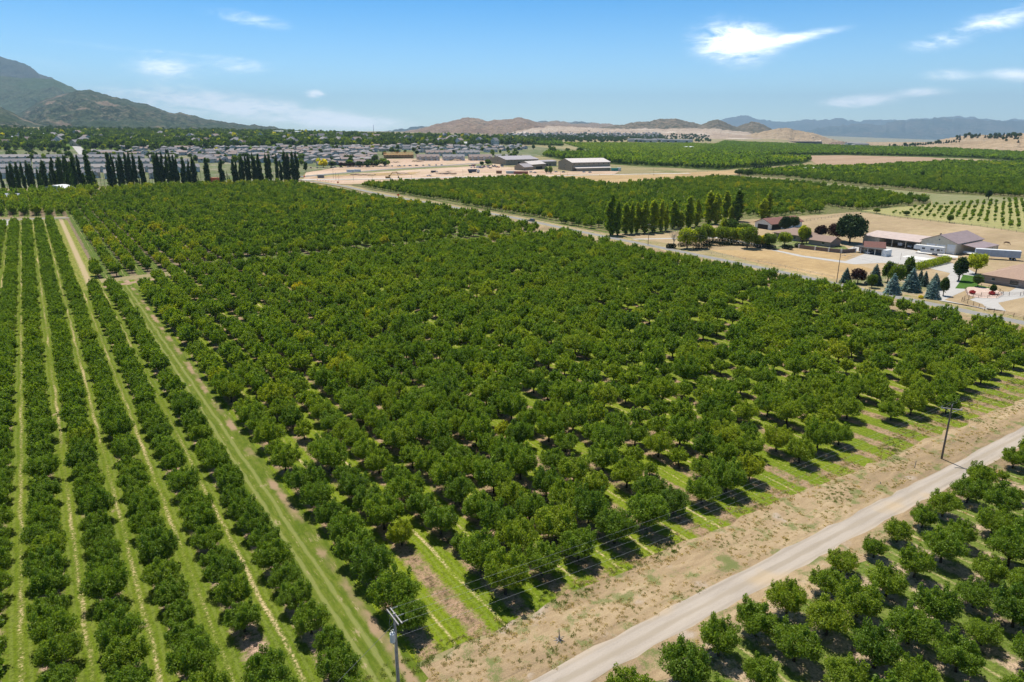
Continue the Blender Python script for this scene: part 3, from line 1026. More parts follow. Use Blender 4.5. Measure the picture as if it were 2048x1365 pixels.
LEFT_A = [(-110, 44), (19, 44), (19, 268), (7.5, 268), (7.5, 490), (-110, 506)]
MAIN_A = [(24.5, 55.5), (60, 54.5), (150, 52.5), (208, 52.5), (212.5, 100), (216.5, 180), (220, 279), (33, 282), (28, 268), (24.5, 262)]
SOUTH_A = [(35.5, 38.0), (290, 36.6), (290, -30), (35.5, -30)]
BACK_A = [(14, 291.5), (221, 291.5), (229, 360), at(843, 414), at(728, 397), at(625, 373.5), at(585, 369.5), at(320, 373.5), at(205, 383), at(148, 432)]
BACK_B = [at(146, 432), at(196, 384), at(100, 388), at(-40, 396), at(-200, 402), at(-200, 436), at(20, 432)]
EAST_A = [(252, 296), (258, 380), at(885, 402), at(790, 387), at(715, 372.5), at(1050, 357), at(1150, 364), at(1240, 374.5), at(1292, 367), at(1450, 358), at(1620, 372), at(1858, 403), at(1850, 408), at(1712, 422), at(1655, 414), at(1640, 426), at(1540, 436), at(1480, 432), at(1340, 452), at(1220, 462)]
trees = []     # x, y, scale_xy, scale_z, tint, block, row, place


def put(X, Y, I, J, blk, s0, sj, tint0, tj, yellow, seed, small=0.0):
    P = patch(X, Y, .012, seed)
    Q = grng.random(X.size)
    for x, y, i, j, p, q in zip(X, Y, I, J, P, Q):
        s = s0 + grng.normal() * sj
        t = tint0 + grng.normal() * tj + max(0, p) * yellow
        if q > 1 - yellow * .06:
            t += .3 * grng.random()
        if grng.random() < small:
            s *= grng.uniform(.28, .62)
        s = max(.25, s)
        trees.append((x, y, s, s * grng.uniform(.9, 1.12) * (1.22 if blk in "BEF" else 1.0), min(1, max(0, t)), blk, int(i), int(j)))


X, Y, I, J = fill(LEFT_A, 16.8, ROW, 4.35, .25, .02, 50)
put(X, Y, I, J, "L", .89, .07, .22, .08, .2, 1)
X, Y, I, J = fill(MAIN_A, 26.0, 5.85, 4.95, .30, .025, 57)
ok = ~((Y < 100) & (X > 30) & (Y < 84) & (grng.random(X.size) < .10))
ok &= ~((X > 120) & (Y < 140) & (grng.random(X.size) < .05))
X, Y, I, J = X[ok], Y[ok], I[ok], J[ok]
put(X, Y, I, J, "M", 1.02, .13, .29, .13, .3, 2, .035)
X, Y, I, J = fill(SOUTH_A, 44.2, 6.05, 4.9, .35, .03, 35.4)
put(X, Y, I, J, "S", .92, .10, .27, .09, .2, 3, .035)
X, Y, I, J = fill(BACK_A, 26.0, 5.85, 5.2, .5, .05)
put(X, Y, I, J, "B", .86, .13, .26, .21, .38, 4)
X, Y, I, J = fill(BACK_B, 26.0, 6.6, 6.0, .5, .05)
put(X, Y, I, J, "B", 1.2, .14, .36, .13, .4, 5)
X, Y, I, J = fill(EAST_A, 0, 5.9, 5.6, .5, .05)
put(X, Y, I, J, "E", .86, .13, .24, .21, .5, 6)
F4 = [at(1478, 350), at(1500, 346), at(1622, 337), at(1700, 337), at(1900, 326), at(2060, 330), at(2300, 337), at(2300, 402), at(2050, 397), at(1870, 385), at(1700, 369), at(1560, 354)]
X, Y, I, J = fill(F4, 0, 6.4, 6.2, .5, .06)
put(X, Y, I, J, "F", .98, .15, .20, .18, .35, 7)
F1 = [at(1082, 312), at(1240, 310), at(1500, 317), at(1622, 322), at(1600, 328), at(1500, 336), at(1440, 340), at(1250, 330), at(1135, 321)]
X, Y, I, J = fill(F1, 0, 8, 8, .6, .04)
put(X, Y, I, J, "F", 1.6, .2, .25, .08, .5, 8)
print("cherry trees", len(trees))


def cherry_crown(seed, n, size, k=15):
    g = random.Random(seed)
    rx, ry = 2.45 * g.uniform(.95, 1.08), 2.45 * g.uniform(.95, 1.08)
    bl = crown_blobs(seed, rx, ry, .75, 4.15, k + 6, .68, .33)
    for i in range(9):      # upright shoots break the outline
        t = g.uniform(0, 6.28)
        q = g.uniform(.2, .85)
        bl.append((rx * q * math.cos(t), ry * q * math.sin(t), 3.5 + .55 * (1 - q) + g.uniform(0, .35), .28, .28, .55))
    return leaves("crown", bl, n, size, CHERRY, seed, .5, .45)


NEAR = [(cherry_crown(100 + i, 12000, .082, 14 + i % 4), limbs(100 + i, .75 + .1 * (i % 3), .15, 1.5, 3.1, 5 + i % 2).mesh("trunk", BARK)) for i in range(8)]
MIDC = [cherry_crown(200 + i, 3600, .145, 15) for i in range(6)]
FARC = [cherry_crown(300 + i, 1300, .24, 9) for i in range(5)]
VFAR = [cherry_crown(400 + i, 130, .85, 9) for i in range(4)]

ORD = ("first second third fourth fifth sixth seventh eighth ninth tenth eleventh twelfth thirteenth fourteenth fifteenth sixteenth seventeenth eighteenth nineteenth "
       "twentieth").split()
for tens, nm in ((20, "twenty"), (30, "thirty"), (40, "forty"), (50, "fifty"), (60, "sixty"), (70, "seventy"), (80, "eighty"), (90, "ninety")):
    if tens > 20:
        ORD.append({30: "thirtieth", 40: "fortieth", 50: "fiftieth", 60: "sixtieth", 70: "seventieth", 80: "eightieth", 90: "ninetieth"}[tens])
    for q in range(9):
        ORD.append(nm + "-" + ORD[q])

# the 300 cherry trees that show largest are single objects
vis = []
for n_, tr in enumerate(trees):
    x, y = tr[0], tr[1]
    f, r = fr(x, y)
    if f < 20:
        continue
    px_, py_ = proj(x, y, 2.4)
    d = depth(x, y, 2.4)
    rad = 2.6 * tr[2] * FPX / d
    if -rad * .7 < px_ < 2048 + rad * .7 and py_ < 1365 + rad * .7:
        vis.append((d / tr[2], n_))
vis.sort()
single = set(n_ for _, n_ in vis[:300])
rank = {}
for n_ in single:
    tr = trees[n_]
    rank.setdefault((tr[5], tr[6]), []).append((tr[1] if tr[5] != "S" else -tr[1], n_))
rows = {}
for (blk, i) in rank:
    rows.setdefault(blk, []).append(i)
for b_ in rows:
    rows[b_].sort(reverse=(b_ == "L"))
GROUPS = {"L": "cherry trees in the long rows beside the grassy lane", "M": "cherry trees of the wide orchard behind the dirt road", "S": "cherry trees across the dirt road in the lower corner"}
for (blk, i), lst in rank.items():
    lst.sort()
    ri = rows[blk].index(i)
    for q, (_, n_) in enumerate(lst):
        x, y, s, sz, tint, *_r = trees[n_]
        look = "tiny young" if s < .6 else "small" if s < .85 else "yellowish" if tint > .5 else "olive" if tint > .36 else "broad" if s > 1.25 else "round" if blk == "L" else "leafy"
        o_, p_ = ORD[q], ORD[ri]
        if blk == "L":
            lab = f"{look} cherry tree, {o_} in the {p_} row left of the grassy lane"
        elif blk == "M":
            lab = f"{look} cherry tree, {o_} from the power line in orchard row {p_} from the lane"
        else:
            lab = f"{look} cherry tree, {o_} from the dirt road in the {p_} line below it"
        t = thing("cherry_tree", lab, "cherry tree", ground_at(x, y), rnd.uniform(0, 6.28), GROUPS[blk])
        t.scale = (s, s, sz)
        cm, tm = NEAR[rnd.randrange(8)] if s > .6 else NEAR[0]
        c_ = mk("crown", cm, t, tint=float(tint))
        mk("trunk", tm, t)


def scatter(name, label, cat, pts, protos, kind="stuff", group=None):
    """One object: instances of foliage meshes at points (x, y, z, rot, sxy, sz, tint, variant)."""
    P = np.array(pts, float)
    me = bpy.data.meshes.new(name)
    me.from_pydata(P[:, :3].tolist(), [], [])
    for an, col_ in (("rot", 3), ("tint", 6)):
        a_ = me.attributes.new(an, 'FLOAT', 'POINT')
        a_.data.foreach_set("value", P[:, col_].astype(np.float32))
    a_ = me.attributes.new("scl", 'FLOAT_VECTOR', 'POINT')
    a_.data.foreach_set("vector", np.stack([P[:, 4], P[:, 4], P[:, 5]], -1).astype(np.float32).ravel())
    a_ = me.attributes.new("vid", 'INT', 'POINT')
    a_.data.foreach_set("value", P[:, 7].astype(np.int32))
    o = mk(name, me, kind=kind, label=label, category=cat, group=group)
    g = bpy.data.node_groups.new(name + "_spread", 'GeometryNodeTree')
    g.interface.new_socket("Geometry", in_out='INPUT', socket_type='NodeSocketGeometry')
    g.interface.new_socket("Geometry", in_out='OUTPUT', socket_type='NodeSocketGeometry')
    N, K = g.nodes.new, g.links.new
    gi_, go = N("NodeGroupInput"), N("NodeGroupOutput")
    jn = N("GeometryNodeJoinGeometry")
    for m_ in reversed(protos):       # a join keeps the order of its links, last one first
        po = bpy.data.objects.new(name, m_)
        oi = N("GeometryNodeObjectInfo")
        oi.inputs["Object"].default_value = po
        oi.inputs["As Instance"].default_value = False
        g2 = N("GeometryNodeGeometryToInstance")
        K(oi.outputs["Geometry"], g2.inputs[0])
        K(g2.outputs[0], jn.inputs[0])
    ip = N("GeometryNodeInstanceOnPoints")
    K(gi_.outputs[0], ip.inputs["Points"])
    K(jn.outputs[0], ip.inputs["Instance"])
    ip.inputs["Pick Instance"].default_value = True

    def na(nm, ty):
        q = N("GeometryNodeInputNamedAttribute")
        q.data_type = ty
        q.inputs["Name"].default_value = nm
        return q.outputs["Attribute"]
    K(na("vid", 'INT'), ip.inputs["Instance Index"])
    K(na("scl", 'FLOAT_VECTOR'), ip.inputs["Scale"])
    cx = N("ShaderNodeCombineXYZ")
    K(na("rot", 'FLOAT'), cx.inputs[2])
    e2 = N("FunctionNodeEulerToRotation")
    K(cx.outputs[0], e2.inputs[0])
    K(e2.outputs[0], ip.inputs["Rotation"])
    K(ip.outputs[0], go.inputs[0])
    md = o.modifiers.new("spread", 'NODES')
    md.node_group = g
    return o


def with_trunk(me_c, me_t):
    """One foliage mesh that includes its trunk."""
    bm = bmesh.new()
    bm.from_mesh(me_c)
    nfc = len(bm.faces)
    bm.from_mesh(me_t)
    bm.faces.ensure_lookup_table()
    for fc in bm.faces[nfc:]:
        fc.material_index = 1
    m_ = bpy.data.meshes.new("tree")
    bm.to_mesh(m_)
    bm.free()
    m_.materials.append(me_c.materials[0])
    m_.materials.append(BARK)
    return m_


MIDT = [with_trunk(c, NEAR[i][1]) for i, c in enumerate(MIDC)]
TRK = limbs(77, .8, .15, 1.4, 2.8, 3).mesh("trunk", BARK)
FART = [with_trunk(c, TRK) for c in FARC]
pts = []
for n_, tr in enumerate(trees):
    if n_ in single:
        continue
    x, y, s, sz, tint = tr[:5]
    f, r = fr(x, y)
    d = math.hypot(f, r)
    if f < -30 or abs(r) > 1.2 * max(f, 0) + 60:
        continue
    v = rnd.randrange(6) if d < 330 else 6 + rnd.randrange(5) if d < 900 else 11 + rnd.randrange(4)
    pts.append((x, y, h1(x, y), rnd.uniform(0, 6.28), s, sz, tint, v))
scatter("cherry_orchard", "dense dark green canopy of the cherry orchards stretching back to the town", "orchard", pts, MIDT + FART + VFAR)
print("instanced", len(pts))

# vineyard-like low rows and the dark far orchards: seen only as bands
pts = []
for poly, sx, sy, s, t in (([at(1390, 311), at(1450, 285), at(1700, 296), at(1890, 301), at(2048, 310), at(2300, 314), at(2300, 326), at(2048, 324), at(1950, 317), at(1860, 314), at(1690, 310.5)], 10, 9, 1.9, .18),
                           ([at(920, 282), at(1050, 280.5), at(1120, 286), at(1126, 292.5), at(1040, 289), at(930, 286.5)], 11, 11, 2.1, .12),
                           ([at(1126, 287.5), at(1380, 288.5), at(1560, 294), at(1690, 299), at(1560, 308), at(1390, 311), at(1192, 305)], 14, 9, 1.25, .42)):
    X, Y, I, J = fill(poly, 0, sx, sy, .6, .08)
    for x, y in zip(X, Y):
        q = s * rnd.uniform(.8, 1.2)
        pts.append((x, y, h1(x, y), rnd.uniform(0, 6.28), q, q * .9, t + rnd.uniform(-.08, .1), rnd.randrange(4)))
print("far orchard", len(pts))
scatter("far_orchard", "dark green bands of distant orchard below the brown hills", "orchard", pts, VFAR)

# ------------------------------------------------------------------ power line along the dirt road
POLEW = paint("weathered_pole_wood", (.20, .155, .125), .95, .05, 0, .3, 3)
POLEG = paint("grey_pole_wood", (.34, .32, .30), .95, .05, 0, .2, 3)
STEEL = paint("galvanised_steel", (.50, .51, .52), .5, .4, .3, .1, 3)
DARK = plain("dark_wire", (.16, .16, .165), .5, .3)
WIRE = plain("bare_wire", (.33, .33, .33), .4, .4)
PORC = plain("white_porcelain", (.62, .62, .60), .3, .5)


def wire_mesh(a, b, sag, r, n=14, fork=None):
    pts = []
    for i in range(n + 1):
        t = i / n
        p = Vector(a).lerp(Vector(b), t)
        p.z -= 4 * sag * t * (1 - t)
        pts.append(p)
    return MB().path(pts, r, 4)


def wire(name, label, a, b, sag=.8, r=.016, mat=None, group=None, cat="wire"):
    o = wire_mesh(a, b, sag, r).build(name, mat or WIRE, None, label=label, category=cat, group=group)
    return o


# near pole with a double cross-arm and a transformer
P1 = (20.75, 49.2)
P1H = 9.9
t = thing("utility_pole", "grey utility pole with double cross-arm and pale transformer at the end of the grassy lane", "utility pole", ground_at(*P1), 0, "poles along the dirt road")
MB().tube((0, 0, -.4), (0, 0, P1H), .17, .12, 10).build("pole", POLEG, t)
for dx in (-.17, .17):
    a_ = MB().box(dx - .055, dx + .055, -1.25, 1.25, P1H - .42, P1H - .30)
    a_.build("cross_arm", POLEG, t)
for q, yy in enumerate((-1.1, -.15, 1.1)):
    m = MB()
    for i in range(6):
        m.tube((.23 + i * .11, yy, P1H - .36), (.27 + i * .11, yy, P1H - .36), .065, .045, 7)
    m.build("insulator", PORC, t)
tr = MB().tube((-.42, -.28, P1H - 2.75), (-.42, -.28, P1H - 1.85), .25, .25, 14).build("transformer", paint("pale_grey_enamel", (.60, .63, .66), .4, .4), t)
MB().tube((-.42, -.28, P1H - 1.85), (-.42, -.28, P1H - 1.72), .2, .12, 12).build("lid", STEEL, tr)
for q in (-.1, .1):
    MB().tube((-.42 + q, -.28, P1H - 1.75), (-.42 + q, -.28, P1H - 1.45), .04, .05, 7).build("bushing", PORC, tr)
MB().box(-.3, -.1, -.32, -.24, P1H - 2.6, P1H - 1.95).build("bracket", STEEL, t)
MB().path([(-.42, -.28, P1H - 2.75), (-.2, -.2, P1H - 3.2), (-.17, -.05, P1H - 4), (-.17, -.05, .2)], .035, 6).build("ground_wire", STEEL, t)
MB().path([(-.52, -.28, P1H - 1.45), (-.55, 0, P1H - .9), (-.25, .3, P1H - .4)], .014, 5).build("jumper_wire", DARK, t)
wire("guy_wire", "thin guy wire running down from the grey pole into the orchard rows", (P1[0], P1[1], 8.8), (P1[0] - 13, P1[1] + .5, .1), 0, .016, DARK, "wires of the power line")
# far pole
P2 = at(1883, 918)
P2H = height_for(P2[0], P2[1], 812)
t = thing("utility_pole", "tall brown utility pole with one cross-arm on the dry verge beside the dirt road", "utility pole", ground_at(*P2), R(35.6), "poles along the dirt road")
MB().tube((0, 0, -.4), (-.04, .04, P2H), .17, .12, 9).build("pole", POLEW, t)
MB().box(-.08, .08, -1.5, 1.5, P2H - .64, P2H - .48).build("cross_arm", POLEG, t)
D2 = (-.582, .813)
for yy in (-1.4, 1.4):
    MB().tube((0, yy, P2H - .5), (0, yy, P2H - .22), .05, .035, 7).build("insulator", PORC, t)
MB().tube((0, 0, P2H), (0, 0, P2H + .32), .05, .04, 7).build("insulator", PORC, t)
MB().path([(0, -1.1, P2H - .6), (0, 0, P2H - 1.3), (0, 1.1, P2H - .6)], .025, 5).build("brace", STEEL, t)
z1, z2 = P1H - .36, P2H - .2
P3 = (P2[0] + 98, P2[1] - 1.5)
for q, (y1, y2, nm) in enumerate(((-1.1, -1.4, "nearest the dirt road"), (-.15, 0, "in the middle"), (1.1, 1.4, "nearest the orchard"))):
    e = z2 + (.5 if q == 1 else 0)
    wire("power_line", f"thin grey power line between the two poles, strung {nm.replace('nearest', 'next to')}", (P1[0] + .9, P1[1] + y1, z1), (P2[0] + D2[0] * y2, P2[1] + D2[1] * y2, e), 1.1, .0065, WIRE, "wires of the power line")
    wire("power_line", f"power line leading on past the brown pole, strung {nm.replace('nearest', 'next to')}", (P2[0] + D2[0] * y2, P2[1] + D2[1] * y2, e), (P3[0], P3[1] + y2, e), 1.1, .0065, WIRE, "wires of the power line")
wire("neutral_wire", "lowest wire between the two poles beside the dirt road", (P1[0] + .2, P1[1], P1H - 2.7), (P2[0], P2[1], P2H - 2.6), 1.0, .007, WIRE, "wires of the power line")
wire("neutral_wire", "lowest wire leading on past the brown pole", (P2[0], P2[1], P2H - 2.6), (P3[0], P3[1], P2H - 2.6), 1.0, .007, WIRE, "wires of the power line")

# fence posts and a dead stump on the verge
for (a_, b_, lab) in ((1829, 937, "short leaning grey post on the dry verge near the brown pole"), (1760, 968, "tiny broken stake on the dry verge")):
    p = at(a_, b_)
    t = thing("post", lab, "post", ground_at(*p))
    m = MB().tube((0, 0, -.1), (.12, 0, 1.35 if a_ > 1800 else .3), .06, .05, 6)
    m.tube((0, 0, 0), (.3, .1, .25), .05, .03, 5)
    m.build("stake", DEADWOOD, t)
p = at(1118, 1281)
t = thing("dead_stump", "bleached dead stump with one upright snag on the bare verge", "stump", ground_at(*p))
m = MB().tube((0, 0, -.1), (.03, 0, .55), .16, .09, 7).tube((.03, 0, .5), (0, .05, 1.5), .07, .025, 5)
for i in range(7):
    a_ = i * .9
    m.tube((0, 0, .12), (math.cos(a_) * .65, math.sin(a_) * .65, 0), .08, .03, 5)
m.tube((0, 0, .3), (.45, -.3, .55), .05, .02, 5)
m.build("snag", DEADWOOD, t)

# weeds and clods that break the verge
g = np.random.default_rng(9)
pts = []
wd = leaves("weed", [(0, 0, .06, .34, .34, .10)], 40, .055, leafmat("weed_leaves", [(0, (.13, .18, .03)), (.3, (.24, .24, .08)), (.55, (.42, .33, .17)), (1, (.58, .46, .28))]), 5, .1)
for i in range(9000):
    x = g.uniform(10, 250)
    y = g.uniform(43.4, 54) if g.random() < .72 else g.uniform(33.5, 39)
    if 38.6 < y < 43.0 + (.8 if x < 80 else -.6):
        continue
    n_ = mn.fractal(Vector((x * .12, y * .2, 3)), 1, 2, 3)
    if n_ < -.15 and g.random() < .8:
        continue
    s_ = g.uniform(.3, 1.1) * (1.3 if y > 50 else 1)
    pts.append((x, y, 0, g.uniform(0, 6.3), s_, s_ * g.uniform(.5, 1.1), min(1, max(0, .68 - n_ * 1.1 + g.normal() * .12 - (.25 if y > 51 else 0))), 0))
scatter("weeds", "dry tufts of weed scattered over the verge beside the dirt road", "weeds", pts, [wd])

# ------------------------------------------------------------------ trees of other kinds
def poplar_mesh(seed, n=2600, size=.42, mat=POPLAR, thick=1.0):
    g_ = random.Random(seed)
    bl = []
    for i in range(26):
        t_ = i / 25
        z = 1.3 + 17.6 * t_
        w = 2.15 * thick * min(1, .45 + 3.2 * t_) * (1 - .22 * t_) * (max(.06, 1 - t_ ** 5)) ** .5
        a_ = g_.uniform(0, 6.28)
        bl.append((math.cos(a_) * w * .36, math.sin(a_) * w * .36, z, w * g_.uniform(.6, .85), w * g_.uniform(.6, .85), 1.25 * g_.uniform(.8, 1.4)))
    return leaves("crown", bl, n, size, mat, seed, .45, .8)


def post_trunk(h, r, lean=.1, seed=1):
    return MB().tube((0, 0, -.3), (lean, 0, h), r, r * .35, 7).mesh("trunk", BARK)


def broad_mesh(seed, n=4200, size=.26, mat=BROAD, w=4.2, z0=1.2, z1=10.0, k=22, taper=0):
    bl = crown_blobs(seed, w, w, z0, z1, k, .68, .36)
    if taper:
        zc = (z0 + z1) / 2
        bl = [(b[0] * (1 - taper * (b[2] - z0) / (z1 - z0)), b[1] * (1 - taper * (b[2] - z0) / (z1 - z0)), b[2], b[3] * (1 - .6 * taper * (b[2] - z0) / (z1 - z0)), b[4] * (1 - .6 * taper * (b[2] - z0) / (z1 - z0)), b[5]) for b in bl]
    return leaves("crown", bl, n, size, mat, seed, .5, .5)


def conifer_mesh(seed, h=8.0, r=2.9, n=5200, size=.2, mat=SPRUCE, whorls=15, droop=.32, p=.85):
    g = np.random.default_rng(seed)
    t_ = 1 - np.sqrt(g.random(n))
    lv = np.floor(t_ * whorls)
    nb = 9
    br = g.integers(0, nb, n)
    off = g.random(whorls + 1) * 6.28
    lr = .85 + .3 * g.random((whorls + 1, nb))
    rad = r * (1 - (lv / whorls)) ** p * lr[lv.astype(int), br]
    q = g.random(n) ** .55
    ang = off[lv.astype(int)] + br * 6.2832 / nb + g.normal(size=n) * .16 / (q + .25)
    z = .35 + (h - .5) * (lv / whorls) + h / whorls * .9 - droop * rad * q ** 1.4 + g.normal(size=n) * .10
    c = np.stack([np.cos(ang) * rad * q, np.sin(ang) * rad * q, z], -1)
    dr = np.stack([np.cos(ang), np.sin(ang), -.25 + .35 * g.normal(size=n)], -1) + g.normal(size=(n, 3)) * .35
    dr /= np.linalg.norm(dr, axis=1)[:, None]
    sd_ = np.cross(dr, np.array([0, 0, 1.0]) + g.normal(size=(n, 3)) * .5)
    sd_ /= np.linalg.norm(sd_, axis=1)[:, None]
    s_ = size * (.6 + .8 * g.random(n))
    a = dr * s_[:, None] * 1.3
    b_ = sd_ * s_[:, None] * .6
    v = np.empty((n, 4, 3))
    v[:, 0], v[:, 1], v[:, 2], v[:, 3] = c - a, c - b_, c + a, c + b_
    return quads("crown", v.reshape(-1, 3), n, mat, g)


POPS = [poplar_mesh(500 + i, 3000, .36, POPLAR, 1.0 + .12 * (i % 3)) for i in range(4)]
THIN = [poplar_mesh(520 + i, 420, .36, POPLAR, .62) for i in range(2)]
PTR = post_trunk(17, .32)
# (x, top, base, width) in photo pixels
ROWL = [(9, 342, 384, 6), (22, 330, 383, 7), (31, 323, 382, 9), (41, 322, 385, 10), (51, 323, 380, 9), (61, 321, 380, 9), (69, 324, 379, 8), (80, 336, 382, 7), (86, 340, 381, 7), (84, 352, 380, 6),
        (94, 318, 378, 11), (103, 342, 376, 6), (112, 313, 374, 11), (121, 320, 375, 9), (127, 311, 374, 11), (136, 308, 376, 9), (142, 310, 378, 9), (147, 322, 380, 8), (156, 306, 382, 11), (164, 307, 381, 8),
        (172, 345, 380, 7), (181, 300, 382, 12), (191, 340, 378, 7), (223, 302, 376, 12), (232, 306, 374, 8), (240, 318, 375, 7), (248, 305, 374, 9), (257, 303, 373, 9), (266, 302, 373, 9), (273, 306, 373, 8),
        (281, 352, 373, 5), (286, 310, 373, 10), (292, 335, 374, 6), (312, 330, 370, 6), (317, 307, 370, 9), (321, 303, 370, 9), (330, 303, 369, 9), (338, 307, 369, 9), (346, 305, 370, 7), (352, 308, 370, 9),
        (358, 316, 370, 7), (366, 336, 370, 7), (371, 313, 370, 8), (378, 332, 370, 7), (382, 318, 370, 6), (389, 312, 370, 11), (398, 352, 370, 5), (415, 314, 370, 12), (446, 316, 369, 11), (455, 341, 369, 5),
        (460, 350, 368, 5), (468, 318, 367, 9), (476, 322, 367, 6), (481, 330, 367, 6), (487, 309, 366, 9), (494, 309, 366, 7), (501, 306, 365, 9), (508, 305, 365, 8), (513, 312, 365, 7), (519, 306, 365, 9),
        (525, 332, 365, 7), (534, 308, 364, 8), (542, 304, 364, 7), (555, 307, 364, 7), (564, 320, 364, 8), (571, 301, 363, 11), (579, 304, 363, 9), (587, 301, 363, 10), (596, 303, 363, 11)]
p0 = None
for q, (px_, yt, yb, w) in enumerate(ROWL):
    p = at(px_ + (1.5 if q % 2 else 0), yb + 2)
    hh = height_for(p[0], p[1], yt)
    wm = (w * 1.22) * depth(p[0], p[1], 5) / FPX
    look = "short" if hh < 18 else "slim" if w < 9 else "broad" if w > 10 else "tall"
    lab = f"{look} dark columnar poplar, {ORD[q]} along the long poplar row before the town"
    t = thing("poplar_tree", lab, "poplar", ground_at(*p), rnd.uniform(0, 6.28), "row of poplars between orchard and town")
    thin = w <= 5
    base_w = 3.9
    t.scale = (wm / base_w * .86, wm / base_w * .86, hh / 20.2)
    mk("crown", (THIN if thin else POPS)[q % 2 if thin else q % 4], t, tint=.16 + .16 * rnd.random())
    mk("trunk", PTR, t)
# bare thin stems standing in the same row
for q, px_ in enumerate((4, 16, 27, 90, 107, 196, 203, 210, 217, 294, 300, 306, 403, 436, 548, 552)):
    p = at(px_, 381 - px_ * .028)
    hh = rnd.uniform(9, 22)
    t = thing("dead_poplar", f"bare thin poplar stem, {ORD[q]} of the dead ones along the poplar row", "dead tree", ground_at(*p), 0, "dead stems in the poplar row")
    m = MB().tube((0, 0, -.2), (.3, 0, hh), .16, .05, 5)
    for i in range(9):
        z = hh * (.3 + .07 * i)
        a_ = i * 2.4
        m.tube((.3 * z / hh, 0, z), (math.cos(a_) * .8, math.sin(a_) * .8, z + 1.6), .05, .02, 4)
    m.build("stem", paint("dead_bark", (.22, .18, .15), .95, .05), t)

ROWR = [(1221, 388, 470, 21, .25), (1235, 401, 470, 11, .22), (1250, 404, 468, 14, .38), (1262, 402, 467, 12, .4), (1274, 404, 466, 14, .5), (1289, 397, 466, 16, .45), (1305, 398, 464, 17, .5), (1321, 398, 462, 13, .55), (1331, 411, 461, 11, .55),
        (1346, 400, 457, 15, .42), (1360, 421, 458, 14, .45), (1377, 391, 454, 17, .35), (1394, 398, 452, 14, .45), (1417, 382, 447, 18, .62), (1431, 384, 448, 15, .5), (1451, 380, 438, 16, .7), (1462, 408, 442, 12, .5), (1474, 378, 442, 18, .12), (1526, 396, 436, 14, .6), (1535, 380, 434, 13, .4)]
for q, (px_, yt, yb, w, ti) in enumerate(ROWR):
    p = at(px_, yb + 1)
    hh = height_for(p[0], p[1], yt)
    wm = w * 1.18 * depth(p[0], p[1], 5) / FPX
    lab = f"{'dark' if ti < .3 else 'yellow-green' if ti > .55 else 'green'} upright poplar, {ORD[q]} in the row beside the brown paddock"
    t = thing("poplar_tree", lab, "poplar", ground_at(*p), rnd.uniform(0, 6.28), "row of poplars beside the paddock")
    t.scale = (wm / 3.9, wm / 3.9, hh / 20.2)
    mk("crown", POPS[q % 4], t, tint=min(1, ti * 1.15 + .32))
    mk("trunk", PTR, t)

BRD = [broad_mesh(600 + i) for i in range(4)]
PRP = broad_mesh(610, 4200, .26, PURPLE)
BTR = limbs(620, 2.4, .2, 2.6, 7.0, 5, .24).mesh("trunk", BARK)
OVAL = broad_mesh(611, 4200, .26, BROAD, 3.2, 1.4, 11.0, 22, .55)
SPR = [conifer_mesh(630 + i) for i in range(3)]
STR = post_trunk(6.5, .16)
PINE = broad_mesh(640, 9000, .3, leafmat("pine_needles", [(0, (.03, .055, .02)), (1, (.05, .08, .025))], .1, .8), 5.2, .6, 10.0, 34, .25)


def yard_tree(name, lab, cat, px_, yt, yb, w, mesh, trunk, bw, bh, tint, group=None, hide_low=0):
    p = at(px_, yb)
    hh = height_for(p[0], p[1], yt)
    wm = w * depth(p[0], p[1], hh / 2) / FPX
    t = thing(name, lab, cat, ground_at(*p), rnd.uniform(0, 6.28), group)
    t.scale = (wm / bw, wm / bw, hh / bh)
    mk("crown", mesh, t, tint=tint)
    mk("trunk", trunk, t)
    return t


